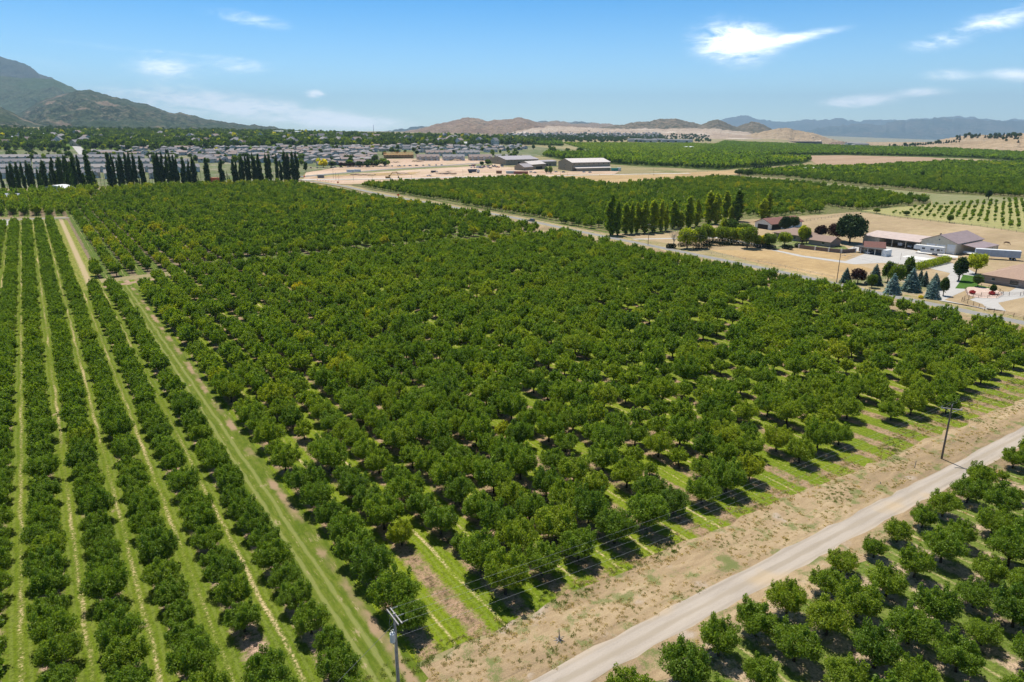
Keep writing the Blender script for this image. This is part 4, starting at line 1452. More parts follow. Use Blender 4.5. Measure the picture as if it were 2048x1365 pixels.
LINE = [(1374, 454, 498, 32, .62), (1398, 452, 497, 24, .42), (1412, 446, 489, 22, .5), (1425, 455, 484, 22, .58), (1444, 452, 487, 26, .45), (1463, 454, 489, 22, .52), (1477, 454, 489, 20, .70), (1494, 452, 497, 32, .40), (1513, 470, 496, 14, .45), (1537, 466, 497, 24, .30), (1569, 464, 493, 24, .52)]
for q, (a_, b_, c_, w, ti) in enumerate(LINE):
    nm = "yellow-green" if ti > .55 else "olive" if ti < .45 else "green"
    yard_tree("shade_tree", f"{nm} rounded shade tree, {ORD[q]} along the clipped hedges of the farm drive", "tree", a_ , b_ - 2, c_, w * 1.3, BRD[q % 4], BTR, 8.6, 10.2, min(.9, ti + .10), "shade trees along the farm drive")
for (nm, lab, a_, b_, c_, w, ti, me_) in (
        ("golden_tree", "small bright yellow tree behind the hedges of the farm drive", 1524, 468, 495, 20, 1.0, BRD[1]),
        ("maple_tree", "bright lime green tree rising behind the line of shade trees", 1446, 433, 470, 20, .72, OVAL),
        ("maple_tree", "broad olive tree in front of the open-sided garage", 1490, 444, 478, 36, .42, BRD[2]),
        ("willow_tree", "soft grey-green tree between the poplars and the shade trees", 1462, 437, 470, 26, .22, BRD[3]),
        ("lime_tree", "tall bright lime green tree beside the brown-roofed house", 1604, 448, 487, 25, .78, OVAL),
        ("lime_tree", "slim lime green tree touching the taller one by the brown-roofed house", 1613, 452, 487, 18, .66, OVAL),
        ("maple_tree", "broad bright lime tree on the lawn behind the dark round tree", 1951, 503, 549, 37, .76, BRD[0]),
        ("oak_tree", "dark green dense tree with bare trunk on the lawn by the turnaround", 1917, 510, 562, 35, .06, OVAL),
        ("birch_tree", "green leafy tree in the middle of the spruce garden", 1775, 519, 565, 30, .38, OVAL),
        ("birch_tree", "lighter green tree beside the gravel yard, behind the spruces", 1790, 524, 574, 30, .50, BRD[1]),
        ("birch_tree", "tallest pointed green tree of the spruce garden", 1812, 508, 572, 30, .40, OVAL),
        ("young_tree", "small bushy green tree next to the second spruce", 1743, 546, 576, 20, .40, BRD[2]),
        ("pear_tree", "olive green upright tree at the corner of the driveway", 1886, 552, 592, 22, .20, OVAL),
        ("yard_tree", "round green tree at the end of the brick house", 1955, 548, 574, 20, .30, BRD[3]),
        ("yard_tree", "dark green pointed shrub tree on the gravel island", 1985, 568, 588, 17, .14, OVAL),
        ("walnut_tree", "lone dark bushy tree at the edge of the young orchard", 1976, 378, 400, 15, .18, OVAL),
        ("field_tree", "light green bush at the junction of the field tracks", 1753, 416, 427, 12, .5, BRD[0]),
        ("field_tree", "round dark bush at the near edge of the young orchard", 1812, 421, 432, 13, .25, BRD[2]),
        ("field_tree", "larger green bush by the pasture fence of the young orchard", 1899, 428, 446, 13, .42, BRD[1]),
        ("field_tree", "dense round tree at the corner of the pale green field", 1496, 336, 355, 20, .34, BRD[1]),
        ("field_tree", "dark round tree next to the one at the pale field corner", 1478, 338, 352, 20, .16, BRD[3]),
        ("field_tree", "low dark tree beside the small red barn", 1581, 330, 340, 10, .1, BRD[2])):
    yard_tree(nm, lab, "tree", a_, b_, c_, w * 1.1, me_, BTR, 8.6 if me_ in BRD else 6.8, 10.2 if me_ in BRD else 11.2, ti)
for (lab, a_, b_, c_, w) in (("dark purple plum tree left of the green pines in the spruce garden", 1715, 535, 568, 30), ("dark purple tree leaning against the big pine", 1672, 443, 482, 36), ("purple plum tree behind the brown garage", 1640, 448, 478, 24)):
    yard_tree("plum_tree", lab.replace("left of the green pines in", "after the first spruce of"), "tree", a_, b_, c_, w * 1.1, PRP, BTR, 8.6, 10.2, .5, "purple leaved trees")
yard_tree("pine_tree", "huge dark rounded pine between the brown garage and the long shed", "pine tree", 1699, 424, 487, 68, PINE, BTR, 10.6, 10.3, .5)
yard_tree("pine_tree", "dark evergreen standing close to the open-sided garage", "pine tree", 1569, 430, 463, 26, PINE, BTR, 10.6, 10.3, .3)
yard_tree("pine_tree", "lighter round evergreen beside the open-sided garage", "pine tree", 1587, 430, 460, 24, BRD[1], BTR, 8.8, 10.3, .12)
for q, (a_, b_, c_, w, ti) in enumerate(((1691, 536, 566, 23, .6), (1748, 529, 570, 30, .55), (1784, 548, 588, 31, .95), (1821, 537, 583, 37, .8), (1839, 541, 568, 17, .45), (1848, 543, 573, 18, .5), (1868, 547, 579, 26, .75), (1863, 560, 597, 29, .9))):
    look = "blue-grey" if ti > .7 else "blue-green"
    yard_tree("spruce_tree", f"{look} spruce, {ORD[q]} in the garden between road and gravel yard", "spruce", a_, b_, c_, w * 1.12, SPR[q % 3], STR, 5.9, 7.9, ti, "spruces of the garden")
for q in range(8):
    yard_tree("spruce_tree", f"small dark conifer, {ORD[q]} in the windbreak by the small red barn", "conifer", 1508 + q * 4.6, 331, 341, 8, SPR[q % 3], STR, 5.9, 7.9, .0, "windbreak conifers")
for q in range(5):
    yard_tree("spruce_tree", f"dark conifer, {ORD[q]} along the far side of the small red barn", "conifer", 1650 + q * 4.2, 337, 346, 7, SPR[q % 3], STR, 5.9, 7.9, .0, "windbreak conifers")
# bare pale tree
p = at(1347, 497)
hh = height_for(p[0], p[1], 452)
t = thing("bare_tree", "pale leafless tree at the corner of the brown paddock", "dead tree", ground_at(*p))
m = MB().tube((0, 0, -.2), (0, 0, hh * .35), .2, .15, 6)
rr_ = random.Random(4)
for i in range(26):
    a_ = i * 2.4
    z = hh * rr_.uniform(.3, .6)
    e = (math.cos(a_) * hh * .22, math.sin(a_) * hh * .22, z + hh * rr_.uniform(.2, .42))
    m.tube((0, 0, z * .9), e, .07, .02, 4)
    for j in range(3):
        m.tube(e, (e[0] + rr_.uniform(-.8, .8), e[1] + rr_.uniform(-.8, .8), e[2] + rr_.uniform(.2, 1)), .03, .01, 4)
m.build("branches", DEADWOOD, t)

# flower bushes, clipped hedges, the long golden hedge
for (a_, b_, w, lab, me_, ti) in ((1944, 588, 11, "round red flowering bush on the gravel island", FLOWER, .5), (1983, 590, 11, "low red flowering bush beside the dark shrub tree", FLOWER, .5), (1841, 597, 9, "small yellow bush in the pale rock bed", BROAD, .95)):
    p = at(a_, b_)
    wm = w * depth(p[0], p[1], 0) / FPX
    t = mk("flower_bush", leaves("flower_bush", [(0, 0, wm * .3, wm * .5, wm * .5, wm * .36)], 700, .12, me_, 8), None, ground_at(*p), 0, label=lab, category="bush", tint=ti)
HEDGE = leafmat("clipped_hedge", [(0, (.012, .022, .012)), (1, (.03, .05, .02))], .1)


def hedge(lab, p, q, w, h, mat, ti=.3, n=2600, size=.16):
    a_, b_ = Vector(p), Vector(q)
    d = b_ - a_
    Lh = d.length
    kk = max(2, int(Lh / (w * .7)))
    bl = [(Lh * (i / kk - .5), 0, h * .5, w * .62, w * .5, h * .56) for i in range(kk + 1)]
    m_ = leaves("hedge", bl, n, size, mat, int(Lh * 10), .75)
    c_ = (a_ + b_) / 2
    mk("hedge", m_, None, ground_at(c_.x, c_.y), math.atan2(d.y, d.x), label=lab, category="hedge", tint=ti, group="clipped hedges of the farm" if ti < .5 else None)


for q, (a_, b_, c_, d_) in enumerate(((1360, 494, 1394, 491), (1390, 499, 1421, 496), (1406, 489, 1436, 487), (1437, 493, 1476, 490), (1442, 486, 1470, 485), (1482, 492, 1512, 495), (1512, 494, 1528, 497), (1530, 497, 1537, 498), (1539, 498, 1547, 500), (1568, 498, 1580, 500), (1594, 496, 1604, 497), (1337, 497, 1347, 497))):
    hedge(f"dark clipped hedge block, {ORD[q]} along the farm drive", at(a_, b_), at(c_, d_), 2.0, 2.1, HEDGE, .3, 1500)
hedge("long golden green hedge beside the gravel yard", at(1832, 540), at(1892, 525), 3.4, 2.6, BROAD, .66, 5200, .2)

# young orchard: small trees in rows
YG = [leaves("crown", crown_blobs(700 + i, 1.25, 1.25, .5, 2.9, 8), 420, .22, CHERRY, 700 + i) for i in range(3)]
YGT = MB().tube((0, 0, -.1), (0, 0, 1.6), .07, .04, 5).mesh("trunk", BARK)
ypoly = [at(1775, 428), at(1850, 413), at(1975, 402), at(2048, 399), at(2110, 398), at(2110, 468), at(2048, 460), at(1960, 448), at(1860, 437)]
X, Y, I, J = fill(ypoly, 0, 11.0, 4.2, .2, .07)
cnt = 0
base_ = {}
order = sorted(zip(I, X, Y), key=lambda q: (q[0], q[2]))
rank_ = {}
for i, x, y in order:
    if mn.noise(Vector((x * .05, y * .05, 0))) > .6:
        continue
    rank_.setdefault(i, []).append((x, y))
for ri, i in enumerate(sorted(rank_)):
    for q, (x, y) in enumerate(rank_[i][:59]):
        if cnt >= 260:
            break
        cnt += 1
        t = thing("young_cherry_tree", f"young cherry tree, {ORD[q]} in the {ORD[ri]} sparse row of the young orchard", "young tree", ground_at(x, y), rnd.uniform(0, 6), "young trees in the pale grass")
        s_ = rnd.uniform(.5, 1.1)
        t.scale = (s_, s_, s_ * 1.05)
        mk("crown", YG[cnt % 3], t, tint=.2 + .2 * rnd.random())
        mk("trunk", YGT, t)
print("young", cnt)

# ------------------------------------------------------------------ buildings
GLASS = plain("dark_window_glass", (.03, .04, .05), .15, .6)
TRIM = paint("white_trim", (.70, .69, .66), .6, .3, 0, .05)
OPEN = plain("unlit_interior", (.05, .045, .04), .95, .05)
DOORW = ribbed("white_door_panels", (.68, .69, .70), .55, 2, .5)
CREAM = ribbed("cream_siding", (.58, .52, .41), .3, 0)
TANR = ribbed("tan_metal_roof", (.52, .41, .35), .45, 0, .5)
MAUVER = ribbed("mauve_metal_roof", (.30, .225, .215), .45, 0, .5)
REDR = shingle("red_brown_shingles", (.23, .115, .095))
BROWNR = shingle("brown_shingles", (.29, .205, .165))
HOUSER = shingle("sandy_brown_shingles", (.37, .255, .19))
GREYR = [shingle("grey_shingles", c) for c in ((.215, .205, .215), (.27, .255, .26), (.17, .165, .18), (.30, .235, .21), (.33, .30, .29))]
WALLC = [paint("pale_siding", c, .8, .2, 0, .08) for c in ((.56, .55, .53), (.44, .45, .46), (.50, .44, .36), (.33, .37, .39), (.60, .58, .54))]
STONEW = brickmat("tan_stone_wall", (.36, .30, .22), (.28, .235, .17))
BRICKW = brickmat("brown_brick_wall", (.30, .19, .15), (.23, .14, .11), (.32, .27, .24))
BARNB = ribbed("pale_barn_metal", (.62, .55, .50), .6, 0, .5)
BARNA = ribbed("grey_mauve_barn_roof", (.36, .32, .32), .6, 0, .5)
BLUEW = paint("pale_blue_metal", (.50, .60, .66), .5, .3)
WHITEW = paint("white_metal", (.72, .73, .73), .5, .3)


def slab_roof(m, L_, W_, Hw, Hr, oh, th=.18):
    x0, x1, y0, y1 = -L_ / 2 - oh, L_ / 2 + oh, -W_ / 2 - oh, W_ / 2 + oh
    sl_ = Hr / (W_ / 2)
    ze = Hw - sl_ * oh + .03
    return m.prism([(y0, ze), (0, Hw + Hr + .03), (y1, ze), (y1, ze + th), (0, Hw + Hr + th + .03), (y0, ze + th)], 'x', x0, x1)


def hip_roof(m, L_, W_, Hw, Hr, oh, th=.15):
    x0, x1, y0, y1 = -L_ / 2 - oh, L_ / 2 + oh, -W_ / 2 - oh, W_ / 2 + oh
    k_ = W_ / 2
    z = Hw + .02
    return m.add([(x0, y0, z), (x1, y0, z), (x1, y1, z), (x0, y1, z), (x0, y0, z + th), (x1, y0, z + th), (x1, y1, z + th), (x0, y1, z + th), (-L_ / 2 + k_, 0, z + Hr), (L_ / 2 - k_, 0, z + Hr)],
                 [(0, 3, 2, 1), (0, 1, 5, 4), (1, 2, 6, 5), (2, 3, 7, 6), (3, 0, 4, 7), (4, 5, 9, 8), (6, 7, 8, 9), (5, 6, 9), (7, 4, 8)])


def opening(side, L_, W_, u, z, w, h, t=.05, d=.06):
    """A panel set a little proud of a wall: side f/b/l/r, u along it."""
    if side == 'f':
        return MB().box(u - w / 2, u + w / 2, -W_ / 2 - t, -W_ / 2 - .003, z, z + h)
    if side == 'b':
        return MB().box(u - w / 2, u + w / 2, W_ / 2 + .003, W_ / 2 + t, z, z + h)
    if side == 'l':
        return MB().box(-L_ / 2 - t, -L_ / 2 - .003, u - w / 2, u + w / 2, z, z + h)
    return MB().box(L_ / 2 + .003, L_ / 2 + t, u - w / 2, u + w / 2, z, z + h)


def building(name, lab, cat, x, y, rz, L_, W_, Hw, Hr, wall, roof, oh=.5, ops=(), hip=False, group=None, base_z=None, chimney=None, trim=True):
    z0 = h1(x, y) if base_z is None else base_z
    t = thing(name, lab, cat, (x, y, z0), rz, group)
    m = MB()
    if hip:
        m.box(-L_ / 2, L_ / 2, -W_ / 2, W_ / 2, -1.2, Hw)
    else:
        m.prism([(-W_ / 2, -1.2), (W_ / 2, -1.2), (W_ / 2, Hw), (0, Hw + Hr), (-W_ / 2, Hw)], 'x', -L_ / 2, L_ / 2)
    m.build("wall", wall, t)
    r_ = (hip_roof if hip else slab_roof)(MB(), L_, W_, Hw, Hr, oh).build("roof", roof, t)
    if chimney:
        MB().box(chimney[0] - .4, chimney[0] + .4, chimney[1] - .4, chimney[1] + .4, Hw + .2, Hw + Hr + .9).build("chimney", BRICKW, r_)
    for (kind, side, u, z, w, h) in ops:
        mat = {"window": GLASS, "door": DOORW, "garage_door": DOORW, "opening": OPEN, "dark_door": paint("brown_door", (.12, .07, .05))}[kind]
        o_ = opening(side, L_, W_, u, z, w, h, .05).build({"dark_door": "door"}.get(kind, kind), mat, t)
        if kind == "window" and trim:
            g_ = opening(side, L_, W_, u, z - .14, w + .28, .12, .10)
            g_.build("sill", TRIM, o_)
    return t


# --- farm across the road
drape("driveway", [(236, 97.5), (233.5, 84), (240, 88), (243, 93), (262, 94.5), (270, 88), (300, 80), (300, 76), (266, 84), (246, 86), (236, 80), (233, 104), (246, 104), (251, 108), (268, 112), (284, 117), (290, 132), (284, 143), (271, 148), (269, 172), (273.5, 189), (279, 203), (283, 226), (240.5, 249), (240.8, 252), (286, 229), (282, 203), (276.5, 188), (272.5, 172), (275, 154), (303, 160), (303, 170), (326, 176), (327, 152), (336, 128), (322, 100), (300, 84), (290, 86), (284, 104), (268, 104), (256, 100), (247, 99)][:34] + [(300, 118), (284, 104.5), (268, 104.5), (256, 100)], CONC, 3)
drape("driveway", [(276, 84), (262, 84.5), (262, 90), (276, 92)], CONC, 4)
drape("lawn", [(257, 103.5), (268, 107), (285, 113), (286, 104), (270, 102), (268, 96), (262, 98)], LAWN, 5)
drape("lawn", [(233, 120), (236, 132), (250, 134), (268, 124), (262, 112), (246, 108), (236, 106)], dry_field("garden_ground", (.08, .14, .03), (.22, .20, .10), (.50, .38, .28), .16, None, (.56, .43, .34), .8), 2)
drape("lawn", [(277, 190), (288, 186), (290, 170), (300, 166), (312, 176), (316, 206), (290, 222), (285, 205)], dry_field("yard_grass", (.07, .12, .03), (.14, .17, .05), (.36, .30, .18), .12, None, (.45, .40, .34), .5), 3)
drape("concrete_pad", [(311, 146.5), (311.5, 131.5), (303.5, 130.5), (305, 146)], CONC2, 5)
drape("concrete_apron", [(327, 150), (327, 133), (322, 131), (321, 148)], CONC2, 6)
drape("dry_grass", [(234, 150), at(1420, 500), at(1545, 502), at(1600, 514), at(1655, 523), (271, 146), (266, 136), (234, 136)], GOLD, 2)
drape("dry_grass", [(288, 184), (275.5, 188), (272.8, 172), (275, 156), (291, 160), (290, 172)], GOLD, 4)

# turnaround island
isl = [(257.5, 100.6), (249.5, 96.5), (248.0, 92.5), (252.5, 89), (260.5, 90.2), (266.5, 94.5), (267, 99.5), (263, 102)]
drape("gravel_island", isl, paint("pink_gravel", (.55, .42, .35), .95, .05, 0, .15, 1), 6)


def fence(lab, pts, sp, h, rails, mat, pr=.07, rr__=.035, group=None):
    t = thing("rail_fence", lab, "fence", ground_at(*pts[0]), 0, group)
    ox, oy, oz = ground_at(*pts[0])
    P = []
    for a_, b_ in zip(pts, pts[1:]):
        n_ = max(1, int(round(math.hypot(b_[0] - a_[0], b_[1] - a_[1]) / sp)))
        for i in range(n_):
            P.append((a_[0] + (b_[0] - a_[0]) * i / n_, a_[1] + (b_[1] - a_[1]) * i / n_))
    P.append(pts[-1])
    step_ = max(1, math.ceil(len(P) / 98))
    for q in P[::step_]:
        z = h1(*q) - oz
        MB().tube((q[0] - ox, q[1] - oy, z - .2), (q[0] - ox, q[1] - oy, z + h), pr, pr, 6).build("post", mat, t)
    for r_ in range(rails):
        z = h * (.92 - .3 * r_)
        MB().path([(q[0] - ox, q[1] - oy, h1(*q) - oz + z) for q in P], rr__, 4).build("rail", mat, t)
    return t


FENCEW = paint("brown_fence_wood", (.17, .115, .085), .9, .1, 0, .2, 4)
FENCEG = paint("grey_fence_wood", (.27, .23, .19), .9, .1, 0, .2, 4)
fence("dark brown rail fence curving along the road and the grass triangle", [(300, 88), (262.5, 86), (256.4, 90.2), (251, 93), (246.6, 93.6), (241.4, 93.9), (238.4, 93.4), (235.4, 88.8), (231.3, 84), (229.2, 73), (226.5, 50)], 3.1, 1.35, 3, FENCEW)
fence("small brown rail fence around the gravel island", [(257.5, 100.6), (249.5, 96.5), (248.0, 92.5), (252.5, 89), (260.5, 90.2), (266.5, 94.5), (267, 99.5)], 3.2, 1.1, 2, FENCEW, .06)
fence("wooden post fence between the brown pasture and the young orchard", [at(1722, 425), at(1800, 437), at(1960, 454), at(2048, 467), at(2140, 480)], 4.5, 1.3, 3, FENCEG, .08)
fence("rail fence at the head of the pasture behind the garage", [at(1590, 446), at(1650, 438), at(1712, 428)], 4, 1.3, 3, FENCEG)
fence("pale pipe fence between the brown paddock and the road", [at(1402, 505), at(1490, 521), at(1571, 537), at(1620, 548), at(1668, 558)], 6, 1.1, 2, paint("pale_pipe", (.50, .47, .44), .6, .3), .045, .035)
fence("wire fence with thin posts along the verge beyond the golden field", [at(1120, 353), at(1300, 350), at(1450, 344)], 16, 1.3, 1, FENCEG, .1)

# long open shed
SH = thing("open_shed", "long open-fronted farm shed with pale tan roof facing the gravel yard", "shed", (334.0, 163.2, 0), -R(90))
MB().prism([(-6, 0), (-5.8, 0), (-5.8, 3.6), (-6, 3.6)], 'x', -13, -5.8).build("front_wall", CREAM, SH)
MB().box(-13, 13, 5.8, 6, 0, 4.8).build("rear_wall", CREAM, SH)
MB().prism([(-6, 0), (5.75, 0), (5.75, 4.7), (-6, 3.55)], 'x', -13.2, -13.02).build("side_wall", CREAM, SH)
MB().prism([(-5.7, 0), (5.75, 0), (5.75, 4.7), (-5.7, 3.55)], 'x', -5.75, -5.6).build("side_wall", CREAM, SH)
MB().prism([(-6.9, 3.62), (6.6, 5.02), (6.6, 5.18), (-6.9, 3.80)], 'x', -13.6, 13.3).build("roof", TANR, SH)
for u in (-5.7, .8, 7, 13):
    MB().box(u - .12, u + .12, -6.0, -5.76, 0, 3.5).build("post", CREAM, SH)
MB().box(-11.4, -7.4, -6.06, -6.004, 0, 3.0).build("garage_door", paint("cream_door", (.52, .46, .36)), SH)

# big gable barn with lean-to
BN = building("barn", "large cream gable barn with mauve roof and white doors behind the camper", "barn", 341.5, 142.5, 0, 25, 15, 4.9, 2.9, CREAM, MAUVER, .5,
              (("garage_door", 'l', 3.2, 0, 3.6, 3.6), ("garage_door", 'l', -1.0, 0, 3.6, 3.6), ("garage_door", 'l', -5.3, 0, 3.4, 4.2), ("window", 'l', 0, 5.6, .5, .5)))
t = thing("lean_to_shed", "open lean-to with mauve roof on posts against the gable barn", "lean-to", (343, 131.2, 0), 0)
MB().prism([(3.6, 4.15), (-4.0, 3.2), (-4.0, 3.36), (3.6, 4.35)], 'x', -10, 9).build("roof", MAUVER, t)
for x in (-9.5, -3.2, 3.2, 8.6):
    MB().box(x - .1, x + .1, -3.7, -3.5, 0, 3.22).build("post", TRIM, t)
MB().box(-2, 8.8, -3.45, -3.3, 0, 3.1).build("wall", CREAM, t)

# brick house at the edge of the frame
building("brick_house", "brown brick house with broad sandy brown shingle roof beside the driveway", "house", 283.5, 87.5, -R(90), 30, 15, 2.8, 3.2, BRICKW, HOUSER, .9,
         (("window", 'f', -12, 1.2, 1.0, .9), ("window", 'f', -5.5, .7, 2.6, 1.5), ("dark_door", 'f', -1.5, 0, 1.1, 2.1), ("window", 'f', 2.2, .7, 2.2, 1.5), ("window", 'f', 7, .3, 4.0, 2.0), ("window", 'l', 2, .9, 1.2, 1.1)), True)
t = thing("house_wing", "low hipped wing of the brick house reaching back from its near end", "house wing", (296, 98.0, 0), 0)
MB().box(-6, 6, -5, 5, -.5, 2.79).build("wall", BRICKW, t)
hip_roof(MB(), 12, 10, 2.8, 2.5, .8).build("roof", HOUSER, t)

# open-sided garage house, hipped roof, small brown garage, outbuilding
building("garage", "white open-sided garage with red-brown roof between poplars and evergreens", "garage", 344, 234.5, -R(4), 26, 11, 3.2, 2.4, WHITEW, REDR, .7,
         (("opening", 'f', -8.5, 0, 7.5, 2.7), ("garage_door", 'f', 4.5, 0, 4.2, 2.9), ("opening", 'l', 0, 0, 7, 2.5)))
building("house", "low brown-roofed house half hidden by the yellow-green trees", "house", 313, 203.5, -R(90), 15, 13, 2.8, 2.7, BRICKW, BROWNR, .7, (("window", 'f', -4, .9, 1.8, 1.3), ("dark_door", 'f', 0, 0, 1.1, 2.1), ("window", 'f', 4, .9, 1.8, 1.3)), True)
building("brown_garage", "small brown brick building with brown roof in front of the purple trees", "outbuilding", 307, 183.5, -R(90), 11, 8.5, 2.5, 1.9, BRICKW, BROWNR, .7, (("window", 'f', 2, .9, 1.2, 1.1),))
building("outbuilding", "cream outbuilding with red-brown roof behind the dark carport", "outbuilding", 305.5, 158.8, -R(55), 8, 5.5, 2.7, 2.0, CREAM, REDR, .4, (("window", 'r', 0, 1.2, .9, 1.0), ("door", 'f', 1.5, 0, .9, 2.1)))
t = thing("carport", "dark flat-roofed carport with open bays beside the gravel yard", "carport", (301.2, 157.0, 0), -R(90))
MB().box(-7.5, 5.4, -2.2, 2.6, 2.55, 2.72).build("roof", paint("dark_roofing", (.09, .085, .085), .9, .1), t)
MB().box(-7.5, 5.4, 2.42, 2.58, 0, 2.5).build("rear_wall", BRICKW, t)
for x in (-7.4, -4.2, -1, 2.2, 5.3):
    MB().box(x - .1, x + .1, -2.15, -1.95, 0, 2.53).build("post", TRIM, t)
MB().box(5.45, 7.2, -2.0, 2.4, 0, 2.75).build("store_room", WHITEW, t)
t = thing("brick_wall", "long low brown brick wall with white caps along the drive", "wall", (289, 182, 0))
wp = [(288.3, 184.5), (289.4, 177), (290.5, 171), (292, 166), (299, 163.5)]
ox, oy = 289, 182
m = MB()
for a_, b_ in zip(wp, wp[1:]):
    d = Vector((b_[0] - a_[0], b_[1] - a_[1], 0)).normalized()
    n_ = Vector((-d.y, d.x, 0)) * .14
    vs = []
    for z in (-.1, 1.7):
        for (c_, s_) in ((a_, 1), (b_, 1), (b_, -1), (a_, -1)):
            vs.append((c_[0] - ox + n_.x * s_, c_[1] - oy + n_.y * s_, z))
    m.add(vs, [(0, 3, 2, 1), (4, 5, 6, 7), (0, 1, 5, 4), (1, 2, 6, 5), (2, 3, 7, 6), (3, 0, 4, 7)])
m.build("masonry", brickmat("dark_brick_wall", (.21, .155, .13), (.17, .12, .10), (.25, .21, .19)), t)
for q in wp:
    MB().box(q[0] - ox - .28, q[0] - ox + .28, q[1] - oy - .28, q[1] - oy + .28, 0, 1.9).build("pier", TRIM, t)

# ------------------------------------------------------------------ vehicles
RUB = plain("rubber", (.02, .02, .02), .8, .2)
PAINTS = {"white": (.70, .70, .70), "silver": (.42, .43, .45), "black": (.02, .02, .022), "grey": (.15, .16, .17), "red": (.40, .04, .03), "blue": (.05, .10, .25), "orange": (.65, .18, .03), "tan": (.40, .33, .24)}
CARP = {k_: paint(k_ + "_car_paint", v, .3, .5, 0, .04) for k_, v in PAINTS.items()}


def wheels(t, xs, y, r, w=.22):
    for x in xs:
        for s_ in (-1, 1):
            o_ = MB().tube((x, s_ * y, r), (x, s_ * (y - w), r), r, r, 14).build("wheel", RUB, t)
            MB().tube((x, s_ * (y + .01), r), (x, s_ * (y - .05), r), r * .55, r * .55, 10).build("rim", STEEL, o_)


CARS = {}


def car(lab, x, y, rz, col="white", kind="car", group=None):
    key = (col, kind)
    loc = ground_at(x, y)
    loc = (loc[0], loc[1], loc[2] + (.3 if fr(x, y)[0] > 450 else .03))
    if key in CARS:
        return tree_of(CARS[key], loc, rz, None, lab, group)
    t = thing("parked_" + kind, lab, "car" if kind == "car" else kind.replace("_", " "), loc, rz, group)
    if kind == "car":
        MB().prism([(-2.3, .35), (2.3, .35), (2.35, .75), (1.5, .98), (-1.9, 1.05), (-2.3, .85)], 'y', -.9, .9).mesh
        b_ = MB()
        prof = [(-2.3, .32), (2.3, .32), (2.36, .72), (1.25, .98), (-2.2, 1.02)]
        b_.add([(u, y_, z) for y_ in (-.9, .9) for u, z in prof], [(0, 1, 2, 3, 4), (9, 8, 7, 6, 5)] + [(i, (i + 1) % 5, 5 + (i + 1) % 5, 5 + i) for i in range(5)])
        b_.build("body", CARP[col], t)
        c = MB()
        prof = [(1.2, .99), (.45, 1.5), (-1.5, 1.52), (-2.1, 1.03)]
        c.add([(u, y_ * (.86 if z < 1.2 else .7), z) for y_ in (-1, 1) for u, z in prof], [(0, 1, 2, 3), (7, 6, 5, 4)] + [(i, (i + 1) % 4, 4 + (i + 1) % 4, 4 + i) for i in range(4)])
        c.build("cabin", GLASS, t)
        MB().box(-1.45, .42, -.68, .68, 1.50, 1.57).build("roof", CARP[col], t)
        wheels(t, (-1.4, 1.45), .92, .34)
    else:
        MB().box(-2.8, 2.8, -.95, .95, .45, 1.05).build("body", CARP[col], t)
        MB().box(-2.7, -.35, -.92, .92, 1.06, 1.32).build("bed", CARP[col], t)
        c = MB()
        prof = [(1.5, 1.06), (.95, 1.75), (-.25, 1.78), (-.33, 1.06)]
        c.add([(u, y_ * (.9 if z < 1.2 else .74), z) for y_ in (-1, 1) for u, z in prof], [(0, 1, 2, 3), (7, 6, 5, 4)] + [(i, (i + 1) % 4, 4 + (i + 1) % 4, 4 + i) for i in range(4)])
        c.build("cabin", GLASS, t)
        MB().box(-.25, .93, -.72, .72, 1.77, 1.84).build("roof", CARP[col], t)
        wheels(t, (-1.75, 1.8), .97, .4)
    CARS[key] = t
    return t


p = at(1062, 443)
car("dark car driving on the road between the orchards", p[0], p[1] - .5, R(97), "grey")
car("white car parked deep inside the open shed", 334, 156.5, R(10), "white")
car("silver car parked in the carport", 301.5, 158, R(0), "silver")

# camper trailer
t = thing("camper_trailer", "long white fifth-wheel camper parked on gravel before the gable barn", "camper", (321.5, 142.4, 0), R(98))
MB().prism([(-5.6, .75), (3.2, .75), (3.6, 1.9), (6.2, 1.9), (6.3, 3.2), (5.9, 3.65), (-5.6, 3.65)], 'y', -1.22, 1.22).build("body", CARP["white"], t)
MB().box(-5.5, 5.8, -1.15, 1.15, 3.66, 3.72).build("roof", TRIM, t)
for (x, w, z, h) in ((2.3, 1.2, 2.1, .8), (-1.2, 1.5, 1.9, .9), (-3.6, 1.2, 1.9, .9), (-4.9, .6, 2.3, .4)):
    MB().box(x - w / 2, x + w / 2, 1.223, 1.25, z, z + h).build("window", GLASS, t)
MB().box(-5.0, 5.6, 1.223, 1.235, 1.45, 1.58).build("stripe", CARP["grey"], t)
wheels(t, (-2.6, -1.7), 1.15, .4)
MB().tube((5.0, 0, 1.9), (5.0, 0, .1), .08, .08, 6).build("leg", STEEL, t)
# semi trailer
t = thing("semi_trailer", "long blue-grey box trailer parked at the end of the barn yard", "trailer", (332.2, 120.2, 0), R(120.5))
MB().box(-8, 8, -1.28, 1.28, 1.15, 4.0).build("body", ribbed("blue_grey_box", (.34, .40, .50), .6, 0, .5), t)
MB().box(-8.05, 8.05, -1.30, 1.30, 4.003, 4.07).build("roof", WHITEW, t)
wheels(t, (-6.2, -5.0), 1.22, .5)
for s_ in (-1, 1):
    MB().box(5.2, 5.4, s_ * .9 - .08, s_ * .9 + .08, 0, 1.14).build("leg", STEEL, t)
